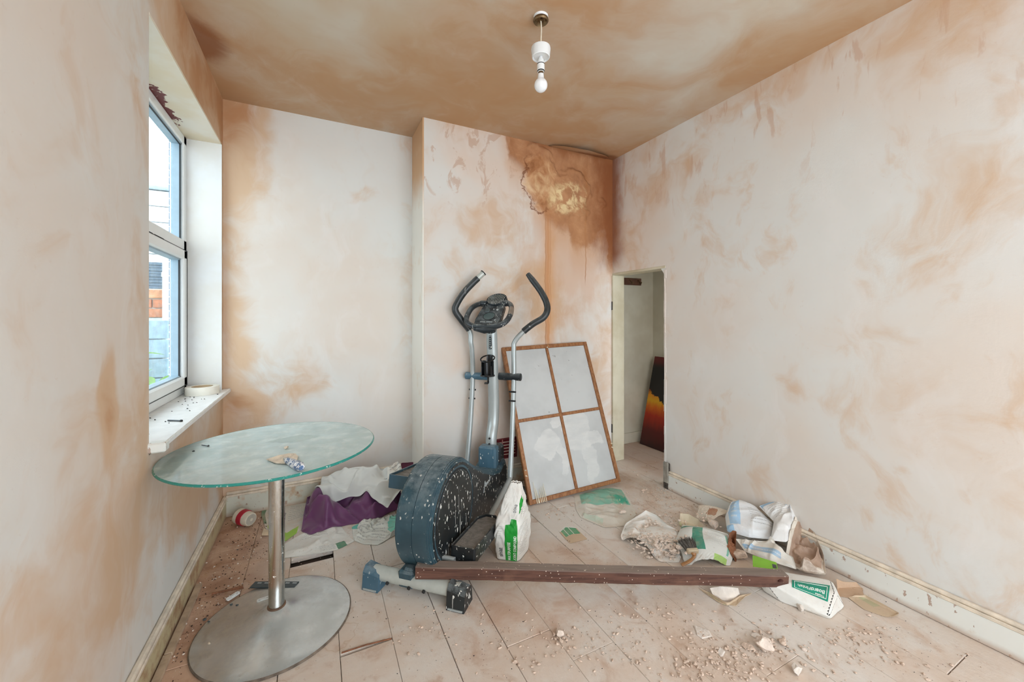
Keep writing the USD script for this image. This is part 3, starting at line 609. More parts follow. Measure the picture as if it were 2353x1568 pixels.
part('ferrule', tube([h0 - hd * .22, h0 - hd * .03], [.008, .0118], 16), M_chrome, kn)
pc = P(657, 1032, ZT)
single('plaster_crumb', rock(pc, .012, 3), M_caked, 'small white plaster crumb behind the filling knife on the table', 'plaster crumb')
M_steel = plain('dull_steel', lin(96, 100, 104), .4, .8)
sc = thing('screw', 'small screw lying on the left of the glass table', 'screw')
a, b = P(462, 1023, ZT + .003), P(477, 1025, ZT + .003)
part('shank', tube([a, a + (b - a) * .2, b], [.0004, .002, .002], 8), M_steel, sc); part('head', tube([b, b + (b - a) * .12], [.0022, .0048], 12), M_steel, sc)
single('dark_chip', rock(P(445, 1038, ZT), .006, 9, .5), M_gasket, 'black chip lying near the left rim of the glass table', 'chip')

# ------------------------------------------------------------------ on the window sill
ZS = .868
tp = thing('masking_tape_roll', 'white roll of wide tape on the window sill', 'roll of tape', (-.652, 3.085, ZS + .0005))
M_tape = plain('masking_tape', lin(232, 228, 216), .7, var=.05)
part('tape', lathe([(.056, 0), (.086, 0), (.087, .002), (.087, .046), (.086, .048), (.056, .048), (.056, 0)], 64), M_tape, tp)
part('core', lathe([(.053, .001), (.056, .001), (.056, .047), (.053, .047), (.053, .001)], 48), plain('cardboard_core', lin(190, 166, 134), .8), tp)
part('loose_end', box(-.004, .035, .086, .0885, .004, .045, .001), M_tape, tp)
na = thing('bolt', 'grey headed pin lying on the window sill', 'bolt')
a, b = P(386, 966.5, ZS + .004), P(415, 967.5, ZS + .004)
part('shank', tube([a, b], .0035, 10), M_steel, na); part('head', tube([b, b + (b - a) * .10], .0055, 12), M_gasket, na)
rs = np.random.RandomState(4)
fl_ = [(425, 918), (437, 913), (446, 914), (426, 923), (444, 927), (452, 926), (431, 940), (419, 930), (395, 946), (432, 932), (470, 918), (463, 918), (380, 970), (356, 966), (388, 973), (436, 945), (460, 908), (441, 920), (410, 924), (500, 907), (341, 999), (345, 962)]
single('dead_flies', cat_([mv(rock((0, 0, 0), .003 + .002 * rs.rand(), 20 + k, .6, 1), P(u, v, ZS)) for k, (u, v) in enumerate(fl_)]), M_gasket, 'black specks of dead flies scattered on the window sill', 'dead flies', kind='stuff')

# ------------------------------------------------------------------ glazed panel leaning on the chimney breast
pn = thing('glazed_panel', 'timber framed panel of four white sheets leaning on the chimney breast', 'panel', (1.357, 2.475, 0))
from scipy.spatial.transform import Rotation as Rot
PR = Rot.from_euler('ZXY', [-0.039, -0.363, -0.035]).as_matrix()
def loc4(m):
    T = np.eye(4); T[:3, :3] = PR; m.apply_transform(T); return m
PW, PH, FW_ = .822, 1.177, .030
def wood_fn(c0, c1, sc):
    def fn(g):
        o = g.pos(); n = g.noise(g.map(o, (sc, sc, 5)), 3, 6, .6, .5)
        return princ(g, base_color=g.mix(g.rng(n, .35, .65), c0, c1), roughness=.55, normal=g.bump(n, .2, .004))
    return fn
M_pine = make('golden_pine', wood_fn(lin(134, 86, 50), lin(166, 116, 74), 22))
def pb(x0, x1, z0, z1, y0=-.026, y1=.004, b=.003): return loc4(box(x0, x1, y0, y1, z0, z1, b))
part('stile', pb(0, FW_, 0, PH), M_pine, pn); part('stile', pb(PW - FW_, PW, 0, PH), M_pine, pn)
part('rail', pb(FW_, PW - FW_, 0, FW_), M_pine, pn); part('rail', pb(FW_, PW - FW_, PH - FW_, PH), M_pine, pn)
part('muntin', pb(PW / 2 - .012, PW / 2 + .012, FW_, PH - FW_, -.022, .002), M_pine, pn)
part('glazing_bar', pb(FW_, PW / 2 - .0125, PH / 2 - .012, PH / 2 + .012, -.021, .002), M_pine, pn); part('glazing_bar', pb(PW / 2 + .0125, PW - FW_, PH / 2 - .012, PH / 2 + .012, -.021, .002), M_pine, pn)
def sheet_fn(smear):
    def fn(g):
        p = g.pos(); n = g.noise(p, 3.2, 5, .6); s = g.noise(p, 60, 4, .7)
        c = g.mix(g.rng(n, .35, .7), lin(204, 208, 208), lin(190, 194, 194))
        if smear:
            q = g.vm('add', p, g.vm('scale', g.vm('subtract', g.noise(p, 5, 4, out='color'), (.5, .5, .5)), scale=.26))
            for cc, r in smear:
                k = g.rng(ellip(g, q, cc, r), .90, 1.0, 1, 0)
                c = g.mix(g.math('multiply', k, g.rng(g.noise(g.map(p, (1, 1, 3), rot=(0, .6, 0)), 7, 4), .3, .7, .3, .8)), c, lin(222, 224, 222))
            c = g.mix(g.math('multiply', g.rng(s, .70, .73), .6), c, lin(120, 116, 112))
        else:
            c = g.mix(g.math('multiply', g.rng(g.noise(p, 26, 3, .6), .68, .72), .6), c, lin(130, 132, 134))
        return princ(g, base_color=c, roughness=.35)
    return fn
PO = np.array([1.357, 2.475, 0])
def pw(x, z): return PO + PR @ np.array([x, 0, z])
M_sh0 = make('white_sheet', sheet_fn(None))
M_sh1 = make('white_sheet_smeared', sheet_fn([(pw(.25, .40), (.13, .5, .10)), (pw(.36, .27), (.05, .5, .10)), (pw(.52, .46), (.12, .5, .16)), (pw(.60, .22), (.07, .5, .17)), (pw(.70, .36), (.11, .5, .06)), (pw(.40, .55), (.12, .5, .05))]))
for i, (x0, x1) in enumerate(((FW_ - .004, PW / 2 - .011), (PW / 2 + .011, PW - FW_ + .004))):
    for j, (z0, z1) in enumerate(((FW_ - .004, PH / 2 - .011), (PH / 2 + .011, PH - FW_ + .004))):
        part('pane', pb(x0, x1, z0, z1, -.010, -.006, 0), M_sh1 if j == 0 else M_sh0, pn)
M_drip = plain('cream_drips', lin(226, 216, 190), .6)
rs = np.random.RandomState(8)
dr = [tube([pw(.05 + .013 * k + .01 * rs.rand(), .01) + (0, -.03, 0), pw(.055 + .013 * k, .06 + .10 * rs.rand()) + (0, -.028, 0)], [.004, .0012], 6) for k in range(7)]
part('paint_drips', cat_(dr), M_drip, pn, 'cream paint drips at the lower left corner')
part('paint_blob', cat_([rock(pw(PW / 2, PH - .012) + (0, -.026, 0) - (0, 0, .01), .012, 31), rock(pw(PW - .004, .30) + (.0, -.025, 0), .012, 32), rock(pw(PW - .006, .27) + (.0, -.025, 0), .012, 33), rock(pw(.012, .24) + (.0, -.025, 0), .011, 34), rock(pw(.012, .20) + (.0, -.025, 0), .011, 35)]), M_drip, pn)
# parts above were made in world orientation around the panel's own origin, except drips and blobs
for c in pn.GetChildren():
    if c.GetName().startswith('paint_'): UsdGeom.Xformable(c).AddTranslateOp().Set(tuple(map(float, -PO)))

# ------------------------------------------------------------------ wall vent
vt = thing('wall_vent', 'dark red louvred air vent low on the chimney breast', 'air vent', (1.20, YB - .014, .205))
M_vent = plain('dark_red_paint', lin(112, 34, 38), .5, var=.15, scale=20)
VW, VH = .27, .165
part('frame', cat_([box(0, VW, 0, .012, 0, .010, .001), box(0, VW, 0, .012, VH - .010, VH, .001), box(0, .01, 0, .012, 0, VH, .001), box(VW - .01, VW, 0, .012, 0, VH, .001)]), M_vent, vt)
for k in range(6): part('slat', mv(box(.010, VW - .010, -.009, .009, -.0015, .0015), (0, .007, .020 + k * .025), (35, 0, 0)), M_vent, vt)
M_vgrid = plain('pink_grid', lin(190, 128, 120), .6)
for k in range(3): part('mullion', box(VW * (k + 1) / 4 - .003, VW * (k + 1) / 4 + .003, -.010, .002, .006, VH - .006, .001), M_vgrid, vt)
part('back', box(.005, VW - .005, .0145, .0165, .005, VH - .005), M_gasket, vt)

# ------------------------------------------------------------------ in the cupboard
cn = thing('sunset_canvas', 'unframed canvas of a fiery sunset leaning inside the cupboard', 'painting')
A0 = np.array([3.09, 3.16, .003]); Bv = np.array([3.10, 2.44, .003]); Tv = np.array([3.31, 3.16, .925])
e1 = (Bv - A0) / np.linalg.norm(Bv - A0); e2 = (Tv - A0) / np.linalg.norm(Tv - A0); e3 = np.cross(e1, e2)
def sunset_fn(g):
    u, v, w_ = g.sep(g.uv()); n = g.noise(g.map(g.uv(), (6, 2.5, 1)), 2.2, 6, .65); n2 = g.noise(g.uv(), 9, 6, .7)
    vv = g.math('add', v, g.math('multiply', g.math('subtract', n, .5), .12))
    c = g.ramp(vv, [(0, lin(52, 10, 8)), (.18, lin(96, 18, 10)), (.34, lin(176, 44, 14)), (.43, lin(216, 108, 18)), (.50, lin(226, 172, 30)), (.56, lin(226, 148, 28)), (.62, lin(120, 40, 18)), (.8, lin(60, 14, 14)), (1, lin(96, 24, 22))])
    tree = g.math('add', g.math('add', v, g.math('multiply', u, .35)), g.math('multiply', g.math('subtract', n2, .5), .22))
    k = g.math('multiply', g.rng(tree, .60, .61), g.rng(v, .86, .97, 1, 0))
    c = g.mix(k, c, lin(16, 12, 12))
    return princ(g, base_color=c, roughness=.45)
M_sun = make('sunset_print', sunset_fn)
wv, hv, th = np.linalg.norm(Bv - A0), np.linalg.norm(Tv - A0), .018
cv = np.array([A0, A0 + e1 * wv, A0 + e1 * wv + e2 * hv, A0 + e2 * hv])
nrm = e3 if e3[0] < 0 else -e3
part('canvas_face', (cv + nrm * 0, np.array([[0, 1, 2, 3]])), M_sun, cn, smooth=False, uv=np.array([[0, 0], [1, 0], [1, 1], [0, 1]]))
b8 = np.vstack([cv - nrm * .0006, cv - nrm * th]); part('stretcher', hull(b8), plain('dark_canvas_edge', lin(40, 16, 14), .7), cn, smooth=False)
ck = thing('coat_rack', 'dark wooden coat rack with two hooks high inside the cupboard', 'coat rack')
part('rail', box(2.80, 3.17, 3.215, 3.235, 1.70, 1.775, .004), plain('dark_rack_wood', lin(92, 58, 40), .6, var=.2), ck)
for x in (3.0, 3.12):
    part('hook', tube(spline([(x, 3.213, 1.755), (x, 3.195, 1.74), (x, 3.180, 1.715), (x, 3.170, 1.715), (x, 3.163, 1.732)], 5), .005, 8), M_brass, ck)

# ------------------------------------------------------------------ cross trainer (local frame: +x its right, +y its front, z up)
EO, EANG = np.array([.43, 1.921, 0]), -43.398
el = thing('cross_trainer', 'paint spattered elliptical cross trainer with a big round flywheel housing', 'cross trainer', EO, EANG)
er = np.array([math.cos(math.radians(EANG)), math.sin(math.radians(EANG)), 0]); ea = np.array([-er[1], er[0], 0])
def spatter(base, blue, thr, amt, scale=26):
    def fn(g):
        o = g.obj(); x, y, z = g.sep(o); n = g.noise(o, 5, 5, .6)
        nx, ny, nz = g.sep(g.add('geometry', 'normal'))
        c = g.mix(g.rng(n, .35, .7), base, blue)
        dust = g.math('multiply', g.rng(nz, .15, .95), g.rng(g.noise(o, 18, 5, .7), .35, .65))
        c = g.mix(g.math('multiply', dust, .42), c, lin(160, 172, 174))
        w = g.vm('add', o, g.vm('scale', g.vm('subtract', g.noise(o, 60, 2, out='color'), (.5, .5, .5)), scale=.02))
        st = g.map(w, (1, 1, .5))
        k = None
        for sc, r, dens in ((scale, .17, thr), (scale * 2.2, .22, thr - .05), (scale * .55, .11, thr + .02)):
            d = g.rng(g.vor(st, sc), r * .75, r, 1, 0); keep = g.rng(g.noise(g.map(o, loc=(sc, 0, 0)), 6.5, 3, .6), dens, dens + .05)
            kk = g.math('multiply', d, keep); k = kk if k is None else g.math('maximum', k, kk)
        stripe = g.math('multiply', g.rng(g.noise(g.map(o, (40, 40, 1.2)), 1.3, 4, .6), .62, .68), g.rng(g.noise(o, 5, 3), .5, .62))
        k = g.math('maximum', k, g.math('multiply', stripe, .6))
        c = g.mix(g.math('multiply', k, amt), c, lin(226, 226, 218))
        return princ(g, base_color=c, roughness=g.math('add', .38, g.math('multiply', k, .3)), normal=g.bump(k, .2, .003))
    return fn
M_case = make('lit_slate_plastic', spatter(lin(46, 70, 80), lin(62, 92, 104), .57, .85, 24))  # dark plastic made paler: reflected light and dust are put into the colour
M_disc = make('spattered_black_plastic', spatter(lin(24, 28, 30), lin(34, 40, 42), .38, .95, 24))
M_body = make('black_plastic', spatter(lin(26, 30, 32), lin(38, 44, 48), .48, .9, 26))
M_blue = make('lit_blue_grey_plastic', spatter(lin(66, 98, 116), lin(78, 112, 130), .56, .9, 26))  # lit copy of the dark plastic; the right-hand twins stay black
M_foam = make('black_foam', spatter(lin(36, 42, 44), lin(50, 56, 58), .64, .6, 20))
M_cons = make('console_plastic', spatter(lin(32, 38, 42), lin(44, 52, 56), .56, .85, 34))
M_silver = plain('silver_paint', lin(176, 184, 184), .35, .35, var=.05, scale=10)
M_frame2 = plain('pale_grey_tube', lin(186, 192, 186), .4, .2, var=.08, scale=14)
def yz(poly, x0, x1):
    m = extr(poly, x1 - x0); v = m.vertices.copy(); m.vertices = np.c_[v[:, 2] + x0, v[:, 0], v[:, 1]]; m.fix_normals(); return m
circ = Point(.232, .308).buffer(.277, 48)
neck = Polygon([(.20, .585), (.36, .555), (.50, .465), (.66, .375), (.84, .295), (.98, .262), (1.10, .30), (1.15, .22), (1.15, .05), (1.10, .025), (.30, .03)])
prof = unary_union([circ, neck]).buffer(.02, 8).buffer(-.02, 8)
for s, nm in ((-1, 'left'), (1, 'right')):
    ms = []
    for x0, x1, ins in ((.0012, .080, 0), (.080, .088, .0025), (.088, .095, .008), (.095, .100, .016)):
        ms.append(yz(prof.buffer(-ins, 8), *sorted((s * x0, s * x1))))
    part('shell', cat_(ms), M_case, el, smooth=25)
    part('body_panel', yz(prof.buffer(-.024, 8).difference(Point(.232, .308).buffer(.238, 48)), *sorted((s * .100, s * .1025))), M_body, el, smooth=25)
    dm = lathe([(0, 0), (.205, 0), (.212, -.002), (.214, -.006), (.214, -.012), (0, -.012)], 72)
    dm.apply_transform(trimesh.transformations.rotation_matrix(s * math.pi / 2, [0, 1, 0])); dm.apply_translation((s * .1075, .232, .308))
    part('cover_disc', dm, M_disc, el)
    gm = lathe([(.2155, 0), (.226, 0), (.226, -.004), (.2155, -.004)], 72); gm.apply_transform(trimesh.transformations.rotation_matrix(s * math.pi / 2, [0, 1, 0])); gm.apply_translation((s * .1015, .232, .308))
    part('disc_groove', gm, M_gasket, el)
# script-like silver strokes on the housing
def stroke(pts, x): return tube(spline([(x, a, b) for a, b in pts], 5), .0022, 6)
part('script_badge', cat_([stroke([(.64, .235), (.655, .275), (.668, .300), (.672, .262), (.684, .285), (.694, .262), (.706, .282), (.718, .262), (.732, .280), (.744, .268), (.758, .292), (.772, .285)], .1035), stroke([(.640, .268), (.668, .272)], .1035)]), M_silver, el, 'silver script style badge')
part('sleeve', cat_([box(-.068, .068, .965, 1.045, .20, .415, .014)]), M_blue, el, 'blue grey mast sleeve')
part('sleeve_side', box(-.060, .078, 1.03, 1.145, .16, .40, .018), M_body, el)
mast = spline([(0, 1.06, .36), (0, 1.065, .46), (0, 1.105, .555), (0, 1.118, .66), (0, 1.112, .80), (0, 1.09, 1.05), (0, 1.07, 1.27)], 6)
part('mast', tube(mast, .037, 24, (1.0, 1.12)), M_silver, el)
for z, y in ((.418, 1.022), (.458, 1.027)): part('mast_bolt', cyl((0, y + .012, z), (0, y - .006, z), .0075, 12, .002), M_gasket, el)
part('mast_collar', tube([(0, 1.06, .395), (0, 1.06, .402)], .0405, 24, (1, 1.12)), M_gasket, el)
bd = thing_badge = part('mast_badge', box(-.011, .011, 1.038, 1.052, 1.115, 1.225, .003), M_cons, el, 'dark vertical name plate')
part('plate_marks', cat_([box(-.006, .006, 1.0355, 1.0385, 1.122 + k * .0145, 1.1335 + k * .0145, 0).difference(box(-.003, .003, 1.03, 1.042, 1.1245 + k * .0145, 1.131 + k * .0145)) if False else box(-.006, .006, 1.0362, 1.0385, 1.122 + k * .0145, 1.126 + k * .0145) for k in range(7)]), M_silver, bd)
# moving arms with foam grips
def armpts(s):
    if s > 0: return [(.17, .99, .20), (.163, 1.07, .55), (.156, 1.13, .90), (.152, 1.14, 1.10), (.158, 1.145, 1.165), (.215, 1.15, 1.235)], [(.29, 1.175, 1.30), (.372, 1.20, 1.355), (.392, 1.225, 1.43), (.342, 1.25, 1.54), (.225, 1.28, 1.69)]
    up_ = [((1080, 762), 2.79), ((1062, 738), 2.795), ((1047, 716), 2.80), ((1049, 700), 2.80), ((1070, 668), 2.79), ((1110, 628), 2.76)]
    q = []
    for (u, v), Y in up_:
        d = fw + (u - CX) / FPX * rt + (CY - v) / FPX * up; p = np.array([0, 0, EYE]) + Y / d[1] * d - EO; q.append((p @ er, p @ ea, p[2]))
    return [(-.17, 1.00, .24), (-.163, 1.05, .55), (-.156, 1.08, .90), (-.152, 1.055, 1.10), (-.155, 1.04, 1.165), q[0]], q[1:]
for s in (1, -1):
    lo, hi = armpts(s)
    sp = spline(lo + hi, 7); k = 7 * (len(lo) - 1) + 1
    part('arm', tube(sp[:k + 2], .0185, 18), M_silver, el)
    gp = part('foam_grip', tube(sp[k:-2], .0245, 18), M_foam, el)
    if s < 0:
        part('bare_end', tube(sp[-3:], .0205, 18), M_frame2, el); part('end_cap', tube([sp[-1], sp[-1] + (sp[-1] - sp[-2]) * .25], .024, 18), M_gasket, el)
    else: part('end_cap', tube([sp[-3], sp[-2], sp[-1]], [.0235, .0215, .019], 18), M_foam, el)
    yc = 1.125 if s > 0 else 1.085
    part('pivot_cover', tube([(s * x_, yc, .905) for x_ in (.035, .04, .10, .14, .155, .19, .212, .216)], [.018, .028, .0285, .026, .024, .028, .0285, .022], 20), M_blue if s < 0 else M_cons, el)
    for z in (.80, .735): 
        part('arm_bolt', cyl((s * .160 - .026, 1.10 - (.9 - z) * .16, z), (s * .160 + .026, 1.10 - (.9 - z) * .16, z), .006, 10), M_gasket, el)
# bottle cage
def shell(r, a0, a1, z0, z1, th, n=20):
    a = np.radians(np.linspace(a0, a1, n)); o = [(r * math.cos(t), r * math.sin(t)) for t in a] + [((r - th) * math.cos(t), (r - th) * math.sin(t)) for t in a[::-1]]
    return extr(Polygon(o), z1 - z0).apply_translation((0, 0, z0))
cg = lambda m: m.apply_translation((.004, .975, 0))
ch = part('bottle_cage', cat_([cg(tube([(.050 * math.cos(a), .050 * math.sin(a), 1.052 + .020 * math.sin(a)) for a in np.linspace(0, 2 * math.pi, 33)], .0052, 8)),
    cg(lathe([(.0, .925), (.052, .925), (.054, .929), (.052, .935), (.0, .935)], 28)), cg(shell(.047, -15, 195, .935, 1.035, .005)), cg(shell(.049, 60, 120, 1.03, 1.07, .006)), cg(shell(.050, -96, -84, .935, 1.04, .006)), cg(shell(.048, -150, -140, .935, 1.0, .005)), cg(shell(.048, -40, -30, .935, 1.0, .005)),
    tube(spline([(.004, .985, .925), (.006, .982, .89), (.0, .992, .872), (-.03, 1.01, .866)], 5), .007, 8)]), plain('gloss_black_plastic', lin(16, 18, 20), .25), el)
# console: a plate, fan, screen, buttons, pulse grips; built flat and then tilted
def tilt(m, y=1.045, z=1.375, a=46, x=0, rz=-6): return mv(m, (x, y, z), (a, 0, rz))
plate = Polygon([(-.094, -.10), (.088, -.10), (.096, -.05), (.084, .08), (.062, .135), (-.062, .135), (-.084, .08), (-.10, -.05)]).buffer(.01).buffer(-.004)
part('console', cat_([tilt(extr(plate, .03).apply_translation((0, 0, -.03))), tilt(extr(plate.buffer(-.004), .004))]), M_cons, el)
part('console_back', tilt(hull([(-.06, -.08, -.03), (.06, -.08, -.03), (-.05, .10, -.03), (.05, .10, -.03), (-.03, -.09, -.09), (.03, -.09, -.09), (-.03, 0, -.10), (.03, 0, -.10)])), M_body, el)
fan = tilt(lathe([(0, -.02), (.050, -.02), (.060, .006), (.066, .016), (.070, .012), (.070, -.02)], 40).apply_transform(np.diag([1.18, .98, 1, 1])).apply_translation((.004, .150, .014)), a=40)
fp = part('fan', fan, M_cons, el, 'round fan grille at the top of the console')
part('fan_grille', cat_([tilt(tube([(x + .004, .150 - .06 * math.sqrt(max(0, 1 - (x / .078) ** 2)), .026), (x + .004, .150, .034), (x + .004, .150 + .06 * math.sqrt(max(0, 1 - (x / .078) ** 2)), .026)], .0018, 6), a=40) for x in np.linspace(-.064, .064, 11)]), M_frame2, fp)
part('screen', tilt(extr(affinity.scale(Point(0, -.025).buffer(.045, 24), 1.0, .80), .002).apply_translation((0, 0, .004))), plain('grey_screen', lin(78, 94, 94), .2), el, 'oval grey display')
part('screen_rim', tilt(lathe([(.045, 0), (.049, 0), (.049, .004), (.045, .004)], 32).apply_transform(np.diag([1, .80, 1, 1])).apply_translation((0, -.025, .003))), M_gasket, el)
for x, y, r in ((.045, .042, .010), (.015, .046, .006), (-.035, .036, .022), (.060, -.065, .007)): part('button', tilt(lathe([(0, .004), (r * .8, .004), (r, 0), (0, 0)], 16).apply_translation((x, y, .004))), M_silver if r < .012 else plain('dark_button', lin(70, 82, 84), .4), el)
for x0, x1 in ((-.055, -.012), (-.004, .045)): part('key_strip', tilt(box(x0, x1, -.087, -.079, .003, .006, .001)), M_silver, el)
for s in (-1, 1):
    sp = spline([(s * .055, 1.125, 1.455), (s * .115, 1.125, 1.455), (s * .155, 1.07, 1.425), (s * .166, 1.00, 1.365), (s * .145, .945, 1.315), (s * .085, .925, 1.288), (0, .925, 1.284)], 6)
    gp = part('pulse_grip', tube(sp, [.024] * 6 + [.0195] * (len(sp) - 6), 16), M_cons, el)
    if s > 0: part('sensor_plate', tube(sp[13:19], .0202, 16), plain('worn_metal_strip', lin(150, 142, 132), .4, .5), gp)
part('console_chin', cat_([tube([(-.08, .93, 1.272), (0, .925, 1.262), (.08, .93, 1.272)], [.018, .028, .018], 16), tube([(0, 1.07, 1.25), (0, 1.03, 1.32)], [.040, .046], 20)]), M_cons, el)
# pedals, cranks
def pedal(s, y0, y1, z0, z1, x0, x1, mat_top):
    t = (z1 - z0) / (y1 - y0); ang = math.degrees(math.atan(t)); L = math.hypot(y1 - y0, z1 - z0); w = x1 - x0
    fp = Polygon([(-w / 2, 0), (w / 2, 0), (w / 2, L - .05), (w / 2 - .03, L), (-w / 2 + .03, L), (-w / 2, L - .05)]).buffer(.012, 6)
    tf = lambda m: mv(m, ((x0 + x1) / 2, y0, z0), (ang, 0, 0))
    o = part('pedal', cat_([tf(extr(fp, .055).apply_translation((0, 0, -.055))), tf(extr(fp.difference(fp.buffer(-.007)), .016))]), M_body if s > 0 else M_blue, el)
    part('tread', tf(extr(fp.buffer(-.008), .004)), mat_top, o, 'dusty grey foot tread')
M_tread = plain('dusty_tread', lin(128, 124, 118), .9, var=.22, scale=30, bump=.4)
pedal(1, .115, .50, .188, .158, .145, .255, M_tread)
pedal(-1, .215, .60, .455, .40, -.285, -.155, M_tread)
for s, y0, z0, y1, z1 in ((1, .10, .150, .99, .20), (-1, .20, .41, 1.0, .24)):
    part('pedal_bar', tube([(s * .185, y0, z0 - .02), (s * .18, (y0 + y1) / 2, (z0 + z1) / 2 - .035), (s * .17, y1, z1)], .017, 12), M_silver, el)
part('crank_pin', cyl((.10, .085, .150), (.165, .085, .150), .012, 14), M_silver, el); part('crank_pin', cyl((-.10, .22, .40), (-.165, .22, .40), .012, 14), M_silver, el)
# stabilisers
part('rear_tube', cyl((-.235, 0, .068), (.235, 0, .068), .034, 24), M_frame2, el)
for x in (-.14, .06, -.02): part('tube_bolt', cyl((x, -.030, .05), (x, -.038, .047), .008, 10), M_gasket, el)
def foot_cap(s, mat):
    x0, x1 = sorted((s * .185, s * .275)); b = hull([(x0, -.05, 0), (x1, -.05, 0), (x0, .05, 0), (x1, .05, 0), (x0, -.042, .085), (x1, -.042, .07), (x0, .042, .085), (x1, .042, .07), (x0, -.022, .108), (x1, -.022, .088), (x0, .022, .108), (x1, .022, .088)])
    part('foot_cap', b, mat, el, smooth=20); part('foot_strip', box(x0 + .008, x1 - .008, -.054, -.048, .004, .012, .001), M_silver, el)
foot_cap(-1, M_blue); foot_cap(1, M_disc)
part('rear_bracket', cat_([box(-.088, .0, -.03, .10, .035, .12, .012), box(-.062, -.01, -.02, .06, .09, .13, .01)]), M_case, el)
part('front_tube', cyl((-.235, 1.10, .045), (.235, 1.10, .045), .032, 20), M_frame2, el)
for s in (-1, 1): part('foot_cap', box(*sorted((s * .19, s * .27)), 1.05, 1.15, 0, .09, .015), M_body, el)
part('front_bracket', box(-.05, .05, 1.03, 1.14, .03, .18, .01), M_body, el)

# ------------------------------------------------------------------ timber beam resting on the cross trainer's rear tube
bm = thing('timber_beam', 'long dark brown timber beam lying across the cross trainer foot and the bags', 'beam')
bA, bB = P(954, 1332, .104), P(1812, 1352.5, .058); bd_ = (bB - bA) / np.linalg.norm(bB - bA)
bn = np.cross(bd_, up); bn /= np.linalg.norm(bn); bn = bn if bn @ fw > 0 else -bn; bu = np.cross(bd_, bn); bu = bu if bu[2] > 0 else -bu
def beam_fn(g):
    p = g.pos(); nx, ny, nz = g.sep(g.add('geometry', 'normal'))
    q = g.map(p, (1, 1, 1), rot=(0, 0, math.atan2(.4436, .896))); gr = g.noise(g.map(q, (1.6, 30, 30)), 2, 6, .65, .6); n = g.noise(p, 8, 5, .6)
    c = g.mix(g.rng(gr, .35, .65), lin(74, 46, 36), lin(104, 70, 56))
    c = g.mix(g.math('multiply', g.rng(n, .5, .7), .5), c, lin(122, 88, 70))
    c = g.mix(g.math('multiply', g.rng(nz, .5, .9), g.rng(gr, .3, .6, .6, .9)), c, lin(140, 128, 118))
    d = g.rng(g.vor(p, 60), .12, .17, 1, 0); k = g.math('multiply', d, g.rng(g.noise(p, 9, 3), .46, .56))
    d2 = g.math('multiply', g.rng(g.vor(p, 16), .06, .09, 1, 0), g.rng(g.noise(p, 6, 3), .5, .6))
    c = g.mix(g.math('multiply', g.math('maximum', k, d2), .85), c, lin(222, 206, 190))
    return princ(g, base_color=c, roughness=.75, normal=g.bump(gr, .35, .004))
nS = 60; bl_ = np.linalg.norm(bB - bA); ring = []
prof_b = [(.000, .003), (.003, 0), (.055, 0), (.058, .003), (.058, .053), (.054, .057), (.004, .057), (0, .053)]
rs = np.random.RandomState(3); v = []
for i in range(nS + 1):
    s = i / nS * bl_; w = .0015 * math.sin(s * 5) ; 
    for (a, b) in prof_b:
        jit = .0012 * (meshkit.noise(np.array([s * 14, a * 40, b * 40])) - .5) * 2; e = (.004 * (rs.rand() - .5) if i in (0, nS) else 0)
        v.append(bA + bd_ * (s + e) + bn * (a + jit) + bu * (b + jit + w))
v = np.array(v); f = []; m8 = len(prof_b)
for i in range(nS):
    for j in range(m8):
        k = (j + 1) % m8; f += [[i * m8 + j, i * m8 + k, (i + 1) * m8 + k], [i * m8 + j, (i + 1) * m8 + k, (i + 1) * m8 + j]]
for j in range(1, m8 - 1): f += [[0, j + 1, j], [nS * m8, nS * m8 + j, nS * m8 + j + 1]]
bmm = trimesh.Trimesh(v, np.array(f), process=False); bmm.fix_normals()
part('timber', bmm, make('old_brown_timber', beam_fn), bm, smooth=30)
part('end_notch', rock(bA + bd_ * (bl_ - .04) + bu * .03 - bn * .002, .016, 71), plain('split_timber', lin(70, 38, 30), .9), bm)

# ------------------------------------------------------------------ crumpled sheets: a small cloth solver drops each one on what already lies there
GX0, GY0, GR = -.62, .4, .01
GH = np.zeros((325, 295))
def gidx(x, y): return np.clip(((x - GX0) / GR).astype(int), 0, 324), np.clip(((y - GY0) / GR).astype(int), 0, 294)
def ground(x, y): i, j = gidx(np.asarray(x), np.asarray(y)); return GH[i, j]
def mound(cx, cy, rx, ry, h, rot=0.0):
    i, j = np.meshgrid(np.arange(325), np.arange(295), indexing='ij'); x, y = GX0 + i * GR - cx, GY0 + j * GR - cy
    x, y = x * math.cos(rot) + y * math.sin(rot), -x * math.sin(rot) + y * math.cos(rot)
    d = (x / rx) ** 2 + (y / ry) ** 2
    np.maximum(GH, h * np.sqrt(np.clip(1 - d, 0, 1)), out=GH)
def side(pts, n):
    q = np.array([P(*p) for p in pts]); d = np.r_[0, np.cumsum(np.linalg.norm(np.diff(q, axis=0), axis=1))]; d /= d[-1]
    s = np.linspace(0, 1, n); return np.stack([np.interp(s, d, q[:, k]) for k in range(3)], 1)
